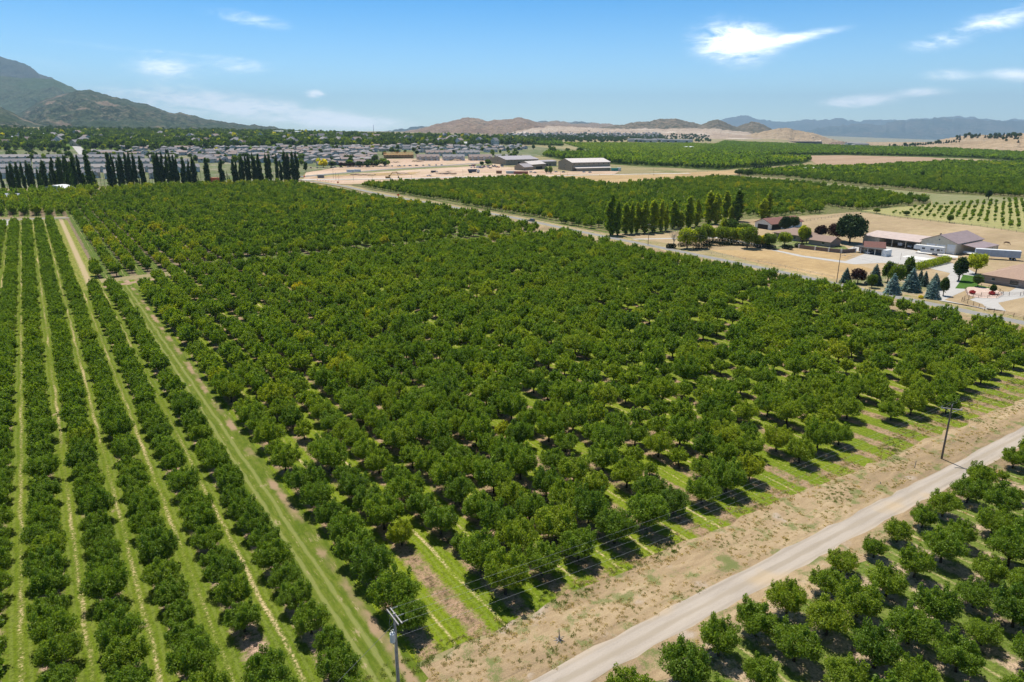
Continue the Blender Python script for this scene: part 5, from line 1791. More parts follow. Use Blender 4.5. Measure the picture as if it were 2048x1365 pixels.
# flatbed trailer, boat under cover, utility trailer
t = thing("flatbed_trailer", "low flat trailer standing beside the concrete pad", "trailer", (316.5, 133.2, 0), R(95))
MB().box(-3.5, 3.2, -1.1, 1.1, .6, .72).build("deck", paint("trailer_deck", (.42, .40, .37), .9, .1), t)
MB().path([(3.2, -.8, .62), (4.6, 0, .55), (3.2, .8, .62)], .05, 5).build("tongue", DARK, t)
wheels(t, (-1.2, -.3), 1.2, .36)
t = thing("covered_boat", "boat under a white cover beside the lean-to", "boat", (333.5, 131.0, 0), R(85))
b_ = MB()
secs = []
for i in range(9):
    u = i / 8
    hw = 1.15 * math.sin(math.pi * min(1, .35 + .6 * u)) ** .7 if u < .97 else .15
    secs.append([(-3 + 6 * u, -hw, .9), (-3 + 6 * u, -hw * .6, .45), (-3 + 6 * u, hw * .6, .45), (-3 + 6 * u, hw, .9), (-3 + 6 * u, 0, 1.5 + .2 * math.sin(3 * u))])
vs = [p_ for s_ in secs for p_ in s_]
fs = [(i * 5 + j, i * 5 + (j + 1) % 5, (i + 1) * 5 + (j + 1) % 5, (i + 1) * 5 + j) for i in range(8) for j in range(5)] + [(4, 3, 2, 1, 0), tuple(range(40, 45))]
b_.add(vs, fs).build("cover", WHITEW, t)
wheels(t, (-.6,), 1.05, .33)
t = thing("utility_trailer", "small white trailer standing inside the open shed", "trailer", (333, 160.5, 0), R(8))
MB().box(-1.8, 1.8, -.95, .95, .6, 1.9).build("body", CARP["white"], t)
wheels(t, (0,), 1.08, .33)

# horses
HORSE1 = plain("dark_bay_coat", (.035, .02, .016), .7, .2)
HORSE2 = plain("brown_coat", (.11, .06, .04), .7, .2)


def horse(lab, px_, py_, rz, mat):
    x, y = at(px_, py_)
    t = thing("horse", lab, "horse", ground_at(x, y), rz)
    V = [(0, 0, 1.25), (.55, 0, 1.28), (.85, 0, 1.25), (1.15, 0, 1.05), (1.45, 0, .65), (1.6, 0, .35), (1.78, 0, .12),
         (-.45, 0, 1.3), (-.8, 0, 1.3),
         (.75, .2, .95), (.76, .2, .5), (.74, .2, .03), (.7, -.2, .95), (.72, -.2, .5), (.70, -.2, .03),
         (-.72, .2, 1.0), (-.86, .2, .55), (-.8, .2, .03), (-.72, -.2, 1.0), (-.82, -.2, .55), (-.78, -.2, .03)]
    E_ = [(0, 1), (1, 2), (2, 3), (3, 4), (4, 5), (5, 6), (0, 7), (7, 8), (1, 9), (9, 10), (10, 11), (1, 12), (12, 13), (13, 14), (7, 15), (15, 16), (16, 17), (7, 18), (18, 19), (19, 20)]
    Rr = [.34, .33, .26, .19, .15, .13, .07, .34, .24, .13, .06, .055, .13, .06, .055, .16, .065, .055, .16, .065, .055]
    me_ = bpy.data.meshes.new("body")
    me_.from_pydata(V, E_, [])
    o = mk("body", me_, t)
    o.modifiers.new("skin", 'SKIN').use_smooth_shade = True
    for v_, r_ in zip(me_.skin_vertices[0].data, Rr):
        v_.radius = (r_, r_)
        v_.use_root = False
    me_.skin_vertices[0].data[0].use_root = True
    o.modifiers.new("smooth", 'SUBSURF').levels = 1
    me_.materials.append(mat)
    MB().tube((-1.0, 0, 1.3), (-1.15, 0, .6), .05, .09, 6).build("tail", HORSE1, t)
    MB().box(.8, 1.35, -.02, .02, 1.05, 1.3).build("mane", HORSE1, t)
    for s_ in (-1, 1):
        MB().tube((1.36, s_ * .08, .84), (1.30, s_ * .1, 1.0), .035, .008, 5).build("ear", mat, t)


horse("dark horse grazing in the brown pasture behind the gable barn", 1881, 473, R(15), HORSE1)
horse("brown horse grazing alone further out in the pasture", 2012, 490, R(-70), HORSE2)

# ------------------------------------------------------------------ poles along the farm road and lamp
def simple_pole(lab, px_, yt, yb, arm=True, r=.14, mat=None, group="poles along the farm road"):
    p = at(px_, yb)
    hh = height_for(p[0], p[1], yt)
    t = thing("utility_pole", lab, "utility pole", ground_at(*p), 0, group)
    MB().tube((0, 0, -.3), (0, 0, hh), r, r * .7, 7).build("pole", mat or POLEW, t)
    if arm:
        MB().box(-1.1, 1.1, -.06, .06, hh - .6, hh - .46).build("cross_arm", POLEG, t)
    return t, p, hh


t, pq, hq = simple_pole("brown utility pole with a street lamp at the corner of the spruce garden", 1673, 503, 566, False)
l_ = MB().path([(0, 0, hq - 2.0), (.9, -.6, hq - 1.4), (1.3, -.9, hq - 1.4)], .05, 6).build("lamp_arm", STEEL, t)
MB().box(1.2, 1.75, -1.05, -.8, hq - 1.5, hq - 1.3).build("lamp_head", STEEL, t)
_, pr_, hr = simple_pole("brown utility pole at the edge of the paddock before the poplars", 1296, 447, 491)
_, ps, hs = simple_pole("slender pole where the road enters the orchards", 1004, 398, 430)
simple_pole("lone thin pole on the gravel yard", 1801, 506, 520, False, .06)
P5 = (pq[0] - 2, pq[1] - 62)
for k_, dy in enumerate((-.8, .8)):
    wd_ = "upper" if k_ else "lower"
    wire("power_line", f"{wd_} service wire from the lamp pole towards the brick house side of the road", (pq[0], pq[1], hq - .4 - .8 * k_), (P5[0], P5[1], hq - .4 - .8 * k_), 1.0, .016, WIRE, "wires along the farm road")
    wire("power_line", f"{wd_} wire between the paddock pole and the lamp pole", (pr_[0], pr_[1], hr - .4 - .8 * k_), (pq[0], pq[1], hq - .4 - .8 * k_), 1.8, .018, WIRE, "wires along the farm road")
for q, (a_, yt, yb) in enumerate(((667, 338, 358), (672, 345, 363), (678, 348, 366), (707, 344, 362), (745, 350, 366), (823, 348, 366), (862, 344, 356), (926, 338, 356), (926 + 195, 343, 356), (1307, 336, 352), (1134, 345, 357))):
    simple_pole(f"thin dark pole, {ORD[q]} along the edge of the building site", a_, yt, yb, q % 3 == 0, .13, None, "poles at the building site")

# ------------------------------------------------------------------ barns beyond the east orchard
def barn_px(name, lab, p0, p1, p2, ye, yr, wall, roof, ops=(), oh=.6, cat="barn", group=None):
    a_, b_, c_ = Vector(at(*p0)), Vector(at(*p1)), Vector(at(*p2))
    d = c_ - b_
    d.normalize()
    ang = round(math.atan2(d.y, d.x) / R(45)) * R(45) if False else math.atan2(d.y, d.x)
    L_ = (c_ - b_).length
    n_ = Vector((-d.y, d.x))
    W_ = max(8, abs((a_ - b_).dot(n_)))
    ce = b_ + d * (L_ / 2) + n_ * (W_ / 2)
    he = height_for(b_.x, b_.y, ye)
    hr_ = height_for(*(b_ + n_ * (W_ / 2)), yr)
    return building(name, lab, cat, ce.x, ce.y, ang, L_, W_, he, max(1.2, hr_ - he), wall, roof, oh, [(k_, s_, u * L_ / 2, z, w, h) for (k_, s_, u, z, w, h) in ops], group=group), L_, W_, he


wins = [("window", 'f', -.9 + .257 * i, 7.8, 1.6, 1.2) for i in range(8)]
tB, LB, WB, HB = barn_px("stone_barn", "large tan barn with pale roof and long lean-to beside the golden field", (1124, 339), (1144, 343), (1220, 341.5), 326, 317.5, STONEW, BARNB, wins + [("window", 'l', 0, 6.5, 1.6, 1.4), ("window", 'l', .1, 2, 1.4, 1.4)])
lt = thing("lean_to_shed", "low long lean-to with pale roof along the large tan barn", "lean-to", tB.location[:], tB.rotation_euler[2])
MB().box(-LB / 2 + 3, LB / 2 - 3, -WB / 2 - 6.5, -WB / 2 - 6.3, -1, 3.4).build("wall", STONEW, lt)
MB().prism([(-WB / 2 - .01, 5.2), (-WB / 2 - 7.2, 3.6), (-WB / 2 - 7.2, 3.85), (-WB / 2 - .01, 5.5)], 'x', -LB / 2 + 2, LB / 2 - 2).build("roof", BARNB, lt)
wins = [("window", 'f', -.85 + .19 * i, 4.8, 1.5, 1.1) for i in range(10)]
tA, LA, WA, HA = barn_px("stone_barn", "tan stone barn with dark mauve roof behind the parked cars", (989, 327), (1012, 331), (1077, 329.5), 320.5, 312.6, STONEW, BARNA, wins + [("opening", 'f', -.2, 0, 4, 4), ("window", 'l', 0, 5, 1.4, 1.4)])
barn_px("packing_shed", "open shed with pale roof between the two big barns", (1037, 339), (1062, 340.5), (1091, 338), 330, 323.5, STONEW, BARNB, [("opening", 'f', .1, 0, 15, 3.6)])
barn_px("packing_shed", "small gabled stone shed with grey roof in front of the open shed", (1038, 340), (1048, 342), (1066, 341), 335, 328, STONEW, BARNA, [("window", 'f', 0, 1, 1.2, 1.2)])
barn_px("outbuilding", "low tan building running back from the dark-roofed barn", (1078, 331), (1084, 333), (1113, 332), 324, 321, STONEW, BARNA, [("dark_door", 'f', -.3, 0, 3, 3), ("dark_door", 'f', .1, 0, 3, 3)], cat="outbuilding")
barn_px("red_barn", "small red-walled barn with pale roof among the far orchards", (1612, 341), (1620, 343.5), (1647, 342), 339.5, 336, paint("barn_red", (.34, .13, .10)), BARNB, [("opening", 'f', .5, 0, 4, 3)])
barn_px("red_barn", "pinkish shed beside the small red-walled barn", (1585, 341), (1590, 343), (1610, 343), 340, 337.5, paint("pink_siding", (.42, .25, .22)), BARNB)
barn_px("white_shed", "white shed far off in the vineyard fields", (1370, 297), (1374, 298), (1392, 297.5), 296, 293.5, WHITEW, WHITEW, cat="shed")
# pale sheds at the left edge of the orchard
building("metal_shed", "pale blue shed with grey roof and a dark roof vent between orchard trees", "shed", *at(12, 404), -R(34), 24, 12, 4.2, 2.0, BLUEW, paint("grey_sheet_roof", (.28, .30, .34), .5, .3), .4, (("opening", 'f', 0, 3.3, 22, .5),))
p = at(119, 385)
t = thing("arched_shed", "pale blue shed with low white arched roof below the poplar row", "shed", ground_at(*p), -R(34))
arc = [(-11, 3.0)] + [(-11 + 22 * i / 12, 3.0 + 3.1 * math.sin(math.pi * i / 12)) for i in range(1, 12)] + [(11, 3.0)]
MB().prism([(-10.6, -1), (10.6, -1), (10.6, 3.0)] + [(u * .96, z - .1) for u, z in arc[::-1][1:-1]] + [(-10.6, 3.0)], 'y', -7, 7).build("wall", BLUEW, t)
MB().prism(arc + [(u, z + .25) for u, z in arc[::-1]], 'y', -7.6, 7.6).build("roof", WHITEW, t)

# ------------------------------------------------------------------ the town
FARB = [leaves("crown", crown_blobs(800 + i, 4.2, 4.2, .8, 10, 14), 420, .85, BROAD, 800 + i) for i in range(4)]
FTR = post_trunk(5, .3)
FARBT = [with_trunk(c, FTR) for c in FARB]


def simple_house(name, L_, W_, Hw, Hr, wall, roof, ops, hip=False, cross=False):
    """A master house: wall, roof, windows, garage door."""
    t = building(name, "house", "house", 0, 0, 0, L_, W_, Hw, Hr, wall, roof, .45, ops, hip, base_z=0, trim=False)
    if cross:
        m = MB().prism([(-L_ * .12, 0), (L_ * .22, 0), (L_ * .22, Hw), (L_ * .05, Hw + Hr * .8), (-L_ * .12, Hw)], 'y', -W_ / 2 - 2.2, 0)
        m.build("wing", wall, t)
        MB().prism([(-L_ * .12 - .4, Hw - .2), (L_ * .05, Hw + Hr * .8 + .05), (L_ * .22 + .4, Hw - .2), (L_ * .22 + .4, Hw), (L_ * .05, Hw + Hr * .8 + .28), (-L_ * .12 - .4, Hw)], 'y', -W_ / 2 - 2.6, 0).build("wing_roof", roof, t)
    return t


HM = []
g = random.Random(3)
for q in range(8):
    two = q % 2
    L_, W_ = g.uniform(13, 17), g.uniform(9.5, 12)
    Hw = 5.4 if two else 3.1
    ops = [("garage_door", 'f', -L_ * .28, 0, 4.6, 2.3), ("window", 'f', L_ * .32, 1.0, 1.8, 1.2), ("window", 'l', 0, 1.1, 1.6, 1.2)]
    if two:
        ops += [("window", 'f', -L_ * .25, 3.6, 1.6, 1.2), ("window", 'f', L_ * .32, 3.6, 1.4, 1.2), ("window", 'l', 0, 3.7, 1.4, 1.1)]
    HM.append((simple_house("suburban_house", L_, W_, Hw, g.uniform(2.2, 3.0), WALLC[q % 5], GREYR[(q * 3) % 5], ops, q % 4 == 3, q % 3 == 0), two, ["pale", "grey", "cream", "blue-grey", "white"][q % 5],
               ["grey", "grey", "dark grey", "brown", "pale grey"][(q * 3) % 5]))
used_h = set()


def put_house(k_, lab, x, y, rz, group):
    mst = HM[k_][0]
    loc = ground_at(x, y)
    if k_ not in used_h:
        used_h.add(k_)
        mst.location = loc
        mst.rotation_euler = (0, 0, rz)
        mst['label'] = lab
        mst['group'] = group
        return mst
    return tree_of(mst, loc, rz, None, lab, group)


town_rects = []
nh = 0
STREETS = [(331, 628, 720, 15), (326, 408, 756, 15), (320.5, 402, 770, 15), (316, 396, 775, 14.5), (311.5, 170, 790, 15), (307.5, 175, 1000, 14.5), (303.5, 330, 1040, 15), (299.5, 210, 1060, 15), (296.5, 560, 1050, 16)]
for si, (yy, xa, xb, stp) in enumerate(STREETS):
    x_ = xa
    i = 0
    while x_ < xb and i < 58:
        px_ = x_ + g.uniform(-3, 3)
        x_ += stp
        if 756 < px_ < 835 and yy > 305:
            continue
        if 130 < px_ < 170 and yy < 312:
            continue
        if g.random() < .07:
            continue
        X0, Y0 = at(px_, yy + g.uniform(-1.2, 1.2) - (px_ > 800) * 2)
        k_ = g.randrange(8)
        lab = f"{HM[k_][3]} roofed {HM[k_][2]} {'two-storey' if HM[k_][1] else 'low'} house, {ORD[i]} along the {ORD[si]} street beyond the poplars"
        put_house(k_, lab, X0, Y0, g.choice((0, 0, R(90), -R(90))) + R(-3), "houses of the subdivision")
        town_rects.append((X0, Y0))
        i += 1
        nh += 1
print("houses", nh)

# long rows of townhouses
def townhouse(lab, px0, px1, yb, two=True, wall=0, roof=0, tri=False):
    a_, b_ = Vector(at(px0, yb)), Vector(at(px1, yb))
    d = Vector((1, -.10)).normalized() if not tri else (b_ - a_).normalized()
    ang = math.atan2(d.y, d.x)
    L_ = (b_ - a_).length * .93
    c_ = (a_ + b_) / 2
    n_ = max(3, int(L_ / 8))
    W_, Hw, Hr = 12.5, 6.0, 3.4
    ops = []
    for i in range(n_):
        u = -L_ / 2 + (i + .5) * L_ / n_
        ops += [("window", 'f', u - 1.6, 3.7, 1.5, 1.4), ("window", 'f', u + 1.6, 3.7, 1.2, 1.3), ("garage_door", 'f', u + 1.0, 0, 3.0, 2.3), ("dark_door", 'f', u - 2.2, 0, 1.0, 2.1)]
    t = building("townhouse_row", lab, "townhouses", c_.x, c_.y, ang, L_, W_, Hw, Hr, WALLC[wall], GREYR[roof], .5, ops, group="townhouse rows behind the poplars", trim=False)
    for i in range(n_):
        u = -L_ / 2 + (i + .5) * L_ / n_
        MB().prism([(u - 1.9, 3.2), (u + 1.9, 3.2), (u + 1.9, Hw - .3), (u, Hw + 1.4), (u - 1.9, Hw - .3)], 'y', -W_ / 2 - .9, -W_ / 2 + 3).build("gable", WALLC[(wall + i) % 2], t)
        MB().prism([(u - 2.2, Hw - .5), (u, Hw + 1.45), (u + 2.2, Hw - .5), (u + 2.2, Hw - .25), (u, Hw + 1.7), (u - 2.2, Hw - .25)], 'y', -W_ / 2 - 1.2, -W_ / 2 + 4.2).build("gable_roof", GREYR[roof], t)


q = 0
for (yb, segs) in ((357, ((-8, 48), (56, 120), (128, 200), (212, 290), (300, 352))), (345, ((-20, 60), (72, 150), (160, 232), (240, 318), (330, 400))), (333, ((-10, 60), (70, 140), (150, 215), (225, 300), (310, 380))), (323, ((0, 60), (72, 130), (150, 210), (222, 290), (300, 350)))):
    for (a_, b_) in segs:
        townhouse(f"{'grey' if q % 2 else 'pale grey'} roofed townhouse row, {ORD[q]} of those seen through the poplars", a_, b_, yb, True, q % 3, (0, 1, 0, 4)[q % 4])
        q += 1
for (yb, segs) in ((321.5, ((832, 880), (884, 930), (936, 985), (990, 1016))), (312, ((850, 905), (912, 960)))):
    for (a_, b_) in segs:
        townhouse(f"{'grey' if q % 2 else 'tan'} gabled townhouse row, {ORD[q - 20]} of those facing the building site", a_, b_, yb, True, (2, 0)[q % 2], (3, 1)[q % 2], True)
        q += 1

# timber frame of a terrace under construction
WOOD = paint("new_timber", (.66, .40, .19), .8, .15, 0, .12, 1)
a_, b_ = Vector(at(768, 317)), Vector(at(827, 317))
c_ = (a_ + b_) / 2
L_ = (b_ - a_).length
t = thing("timber_frame", "bright timber frame of a terrace under construction with open bays", "building frame", ground_at(*c_), math.atan2(b_.y - a_.y, b_.x - a_.x))
hF = height_for(c_.x, c_.y, 304)
fl = hF / 3.4
for lev in range(2):
    for yy in (-6, 6):
        m = MB()
        for i in range(int(L_ / 1.6) + 1):
            m.box(-L_ / 2 + i * 1.6 - .12, -L_ / 2 + i * 1.6 + .12, yy - .12, yy + .12, lev * fl, (lev + 1) * fl - .3)
        m.build("stud_wall", WOOD, t)
    MB().box(-L_ / 2 - .3, L_ / 2 + .3, -6.3, 6.3, (lev + 1) * fl - .29, (lev + 1) * fl).build("floor_deck", WOOD, t)
MB().box(-L_ / 2, L_ / 2, 0, .2, 0, 2 * fl - .3).build("sheathing", WOOD, t)
for i in range(int(L_ / 5)):
    u = -L_ / 2 + 2.5 + i * 5
    MB().box(u - 1.3, u + 1.3, -6.2, -6.13, fl + .6, fl * 2 - .6).build("panel", WOOD, t)
m = MB()
zt = 2 * fl + .01
for i in range(int(L_ / 1.2) + 1):
    u = -L_ / 2 + i * 1.2
    for s_ in (-1, 1):
        m.prism([(s_ * 6.6, zt), (0, hF), (0, hF - .4), (s_ * 5.9, zt)], 'x', u - .1, u + .1)
m.build("rafters", WOOD, t)

# street into the town and the road past the building site
drape("road", band([at(140, 277), at(146, 285), at(153, 294), at(163, 305), at(176, 318)], 7, 7), CONC, 6)
drape("road", band([at(600, 355), at(650, 350), at(760, 341), at(880, 333), at(985, 325), at(1050, 318)], 5, 5), ASPHALT, 6)
drape("verge", [at(612, 352), at(660, 349.5), at(800, 339), at(985, 327.5), at(985, 331), at(860, 338), at(760, 345), at(640, 354)], GREYGREEN, 4)
drape("golden_field", [at(618, 358), at(700, 353), at(800, 352), at(825, 350), at(840, 345), at(760, 347), at(660, 352)], GOLD, 5)
drape("dirt_road", band([at(604, 361), at(700, 360), at(800, 359), at(900, 356), at(1050, 354), at(1200, 351), at(1380, 348)], 3.5, 3.5), CONC2, 7)

# town trees: the nearer ones are single objects, the wooded belt behind is a mass
belt = [at(-250, 303), at(60, 301), at(125, 300), at(137, 290), at(152, 290), at(176, 301), at(300, 301), at(420, 299), at(560, 293.5), at(760, 293), at(900, 293), at(1050, 291), at(1128, 286), at(1040, 281), at(960, 277.5), at(860, 274.5), at(700, 271), at(560, 267.5), at(350, 266), at(100, 265.5), at(-250, 265)]
X, Y, I, J = fill(belt, 0, 13.5, 13.5, 3.0, .12)
far_t = [(x, y) for x, y in zip(X, Y)]
near_t = []
for (yy0, yy1, xa, xb, n_) in ((296, 334, 410, 1050, 330), (300, 326, -20, 410, 190), (330, 334, 690, 760, 8), (284, 300, 1050, 1140, 16), (318, 330, -20, 400, 16)):
    for i in range(n_):
        px_, py_ = g.uniform(xa, xb), g.uniform(yy0, yy1)
        if 758 < px_ < 990 and py_ > 313:
            continue
        x, y = at(px_, py_)
        if any((x - a_) ** 2 + (y - b_) ** 2 < 49 for a_, b_ in town_rects):
            continue
        near_t.append((px_, x, y))
g.shuffle(near_t)
near_t = near_t[:280]
near_t.sort()
cn = {}
for (px_, x, y) in near_t:
    ti = min(1, max(0, g.gauss(.28, .14)))
    if g.random() < .06:
        ti = g.uniform(.62, .95)
    col = "dark green" if ti < .16 else "green" if ti < .42 else "light green" if ti < .6 else "yellow"
    zone = "among the houses of the subdivision" if px_ > 400 else "among the town gardens behind the poplars"
    q = cn.setdefault((col, zone), 0)
    if q > 98:
        continue
    cn[(col, zone)] += 1
    lab = f"{col} garden tree, {ORD[min(q, 98)]} of its colour {zone}"
    t = thing("town_tree", lab, "town tree", ground_at(x, y), g.uniform(0, 6.28), "garden trees of the town")
    s_ = g.uniform(.55, 1.0)
    t.scale = (s_, s_, s_ * g.uniform(.85, 1.25))
    mk("crown", FARB[g.randrange(4)], t, tint=ti)
    mk("trunk", FTR, t)
for (px_, yt, yb, w, ti, lab) in ((647, 318, 336, 17, .97, "brilliant yellow tree beside the parked cars at the subdivision edge"), (700, 319, 334, 15, .45, "light green tree among the dark hedgerow of the subdivision"),
                                  (664, 322, 335, 12, .1, "dark green tree right beside the brilliant yellow one"), (718, 321, 335, 14, .0, "dark tree in the hedgerow of the subdivision"), (735, 322, 335, 13, .12, "dull green tree towards the end of the hedgerow"),
                                  (769, 317, 333, 22, .44, "wide light green tree at the corner of the building site"), (750, 308, 326, 13, .3, "green tree before the timber frame"), (976, 318, 331, 13, .4, "round green tree beside the tan stone barn"),
                                  (964, 322, 332, 9, .2, "small dark tree near the parked cars"), (1093, 333, 348, 8, .35, "small green tree between the packing sheds"), (1101, 332, 348, 8, .5, "small yellowish tree between the packing sheds"),
                                  (1160, 294, 309, 16, .2, "large dark green tree at the edge of the far vineyard"), (1135, 296, 306, 10, .25, "round green tree by the white sheds of the vineyard"), (1105, 293, 306, 14, .3, "bushy tree at the end of the last houses"),
                                  (612, 322, 345, 8, .05, "dark upright tree next to the last poplar")):
    yard_tree("town_tree", lab, "town tree", px_, yt, yb, w * 1.1, FARB[int(px_) % 4], FTR, 8.8, 10.3, ti, "garden trees of the town")
for q in range(9):
    px_ = 682 + q * 8.6
    yard_tree("plum_tree", f"dark purple tree, {ORD[q]} in the hedgerow at the subdivision edge", "tree", px_, 324 + (q % 3), 335.5 - q * .25, 11, PRP, FTR, 8.6, 10.2, .5, "purple hedgerow trees")
pts = []
for (x, y) in far_t:
    p_ = mn.fractal(Vector((x * .004, y * .004, 2)), 1, 2, 3)
    s_ = g.uniform(.7, 1.55)
    ti = min(1, max(0, g.gauss(.34, .15) + .10 * p_))
    if g.random() < .035:
        ti = g.uniform(.6, .95)
    pts.append((x, y, h1(x, y), g.uniform(0, 6.28), s_, s_ * g.uniform(.85, 1.3), ti, g.randrange(4)))
scatter("town_woods", "belt of mixed green trees covering the old town below the mountain", "trees", pts, FARBT)
print("belt", len(pts))

# pale roofs that show between those trees
for q in range(84):
    px_, py_ = g.uniform(-10, 1040), g.uniform(274, 294)
    if px_ > 600:
        py_ = g.uniform(278, 292)
    x, y = at(px_, py_)
    k_ = g.randrange(8)
    o = put_house(k_, f"{HM[k_][3]} roofed {HM[k_][2]} house, {ORD[q]} of those showing between the trees of the old town", x, y, g.uniform(0, 3), "houses in the wooded belt")
    o.scale = (1.3, 1.3, 2.3)
for q, (px_, py_, w_) in enumerate(((562, 268, 34), (596, 269, 30), (76, 272, 30), (520, 271, 20), (20, 279, 18), (485, 282, 20), (700, 284, 16), (915, 283, 22))):
    x, y = at(px_, py_ + 3)
    building("warehouse", f"long white flat warehouse, {ORD[q]} of the pale ones far off in the old town", "warehouse", x, y, -YAW, w_ * 1.35, 22, 9 + 4 * (q < 2), 1.5, WHITEW, WHITEW, .3, (("opening", 'f', 0, 0, 6, 4),), group="white warehouses in the old town")
# mast and church steeple
x, y = at(748, 277)
t = thing("radio_mast", "tall thin lattice mast standing above the distant treeline", "mast", ground_at(x, y))
hm_ = height_for(x, y, 250)
m = MB()
for a_ in range(3):
    th = a_ * 2.094
    m.tube((1.1 * math.cos(th), 1.1 * math.sin(th), 0), (.35 * math.cos(th), .35 * math.sin(th), hm_), .22, .16, 4)
for i in range(int(hm_ / 3)):
    m.tube((.9, 0, i * 3), (-.5, .7, i * 3 + 3), .12, .12, 4)
m.build("lattice", paint("mast_steel", (.25, .26, .28), .5, .3, .3), t)
x, y = at(925, 292)
t = thing("church", "small church with slim white steeple among the houses", "church", ground_at(x, y), -YAW)
MB().prism([(-7, -1), (7, -1), (7, 6), (0, 10), (-7, 6)], 'x', -12, 12).build("nave", WALLC[4], t)
MB().box(-14.5, -12.01, -1.8, 1.8, 0, 12).build("tower", TRIM, t)
MB().tube((-13.25, 0, 12.01), (-13.25, 0, 22), 1.5, .1, 6).build("steeple", TRIM, t)

# ------------------------------------------------------------------ parked cars and site machines
cols = ["white", "silver", "black", "grey", "white", "red", "blue", "tan"]
for q in range(22):
    px_ = 622 + q * 12.5 + g.uniform(-3, 3)
    if 640 < px_ < 654:
        px_ += 14
    x, y = at(px_, 337.5 - (px_ - 620) * .022)
    c_ = cols[g.randrange(8)]
    car(f"{c_} car, {ORD[q]} in the line parked along the subdivision hedgerow", x, y, R(g.choice((-5, 85)) + g.uniform(-6, 6)), c_, "pickup_truck" if q % 5 == 4 else "car", "cars parked along the hedgerow")
for q in range(30):
    px_, py_ = g.uniform(938, 1010), g.uniform(331.5, 338)
    x, y = at(px_, py_)
    c_ = cols[g.randrange(8)]
    car(f"{c_} car, {ORD[q]} of those parked on the dirt before the tan stone barn", x, y, R(g.uniform(0, 180)), c_, "pickup_truck" if q % 6 == 5 else "car", "cars parked by the barns")
for q, (px_, py_, c_) in enumerate(((1062, 346, "white"), (1070, 347, "silver"), (1112, 345.5, "white"), (1127, 346, "grey"), (1168, 346, "white"), (1180, 346.5, "silver"), (1100, 346, "black"))):
    x, y = at(px_, py_)
    car(f"{c_} vehicle, {ORD[q]} along the foot of the barns by the golden field", x, y, R(10), c_, "car", "cars parked by the barns")
x, y = at(858, 353.5)
car("white pickup with crew box driving across the building site", x, y, R(-30), "white", "pickup_truck")
YEL = paint("machine_ochre", (.42, .25, .08), .6, .3)
x, y = at(777, 358)
t = thing("excavator", "ochre excavator with raised arched boom on the building site", "excavator", ground_at(x, y), -YAW)
K = 1.25
for s_ in (-1, 1):
    MB().prism([(-2.1 * K, .2), (2.1 * K, .2), (2.4 * K, .6), (2.1 * K, 1.1), (-2.1 * K, 1.1), (-2.4 * K, .6)], 'y', s_ * 1.3 - .35, s_ * 1.3 + .35).build("track", RUB, t)
MB().box(-2.6 * K, 1.5, -1.4, 1.4, 1.15, 2.6).build("body", YEL, t)
MB().box(.2, 1.8, .3, 1.4, 2.62, 3.9).build("cab", GLASS, t)
MB().path([(1.2, -.3, 2.2), (4.5, -.3, 6.6), (9.5, -.3, 7.2)], .42, 6).build("boom", YEL, t)
MB().tube((9.4, -.3, 7.3), (10.8, -.3, 2.6), .36, .26, 6).build("arm", YEL, t)
MB().prism([(10.2, .7), (11.6, .9), (11.4, 2.4), (10.4, 2.6)], 'y', -.9, .3).build("bucket", RUB, t)
for q, (px_, py_, lab) in enumerate(((948, 347, "dark blue dump truck loading in the middle of the building site"), (869, 346.5, "small dark tipper truck parked on the red earth"))):
    x, y = at(px_, py_)
    t = thing("dump_truck", lab, "truck", ground_at(x, y), -YAW + .2)
    f_ = 1.5 if q == 0 else .9
    MB().prism([(-4.5 * f_, 1.4 * f_), (1.5 * f_, 1.4 * f_), (2.2 * f_, 3.2 * f_), (-4.9 * f_, 3.2 * f_)], 'y', -1.4 * f_, 1.4 * f_).build("tipper_bed", paint("dark_blue_steel", (.05, .06, .10), .6, .3), t)
    MB().prism([(2.4 * f_, .9 * f_), (4.6 * f_, .9 * f_), (4.6 * f_, 1.9 * f_), (3.9 * f_, 3.0 * f_), (2.4 * f_, 3.0 * f_)], 'y', -1.25 * f_, 1.25 * f_).build("cab", CARP["white"], t)
    MB().box(-4.4 * f_, 4.4 * f_, -.5, .5, .9 * f_, 1.3 * f_).build("chassis", RUB, t)
    wheels(t, (-3.4 * f_, -2.2 * f_, 3.3 * f_), 1.3 * f_, .55 * f_, .4)


def box_thing(name, lab, cat, px_, py_, L_, W_, h_, mat, rz=-YAW, lid=None):
    x, y = at(px_, py_)
    z = h1(x, y)
    t = thing(name, lab, cat, (x, y, z), rz)
    MB().prism([(-L_ / 2 + .3, .1), (L_ / 2 - .3, .1), (L_ / 2, h_), (-L_ / 2, h_)], 'y', -W_ / 2, W_ / 2).build("body", mat, t)
    if lid:
        MB().box(-L_ / 2 - .1, L_ / 2 + .1, -W_ / 2 - .1, W_ / 2 + .1, h_ + .01, h_ + .15).build("lid", lid, t)
    for s_ in (-1, 1):
        MB().box(s_ * L_ * .35 - .2, s_ * L_ * .35 + .2, -W_ / 2, W_ / 2, -.2, .09).build("skid", RUB, t)


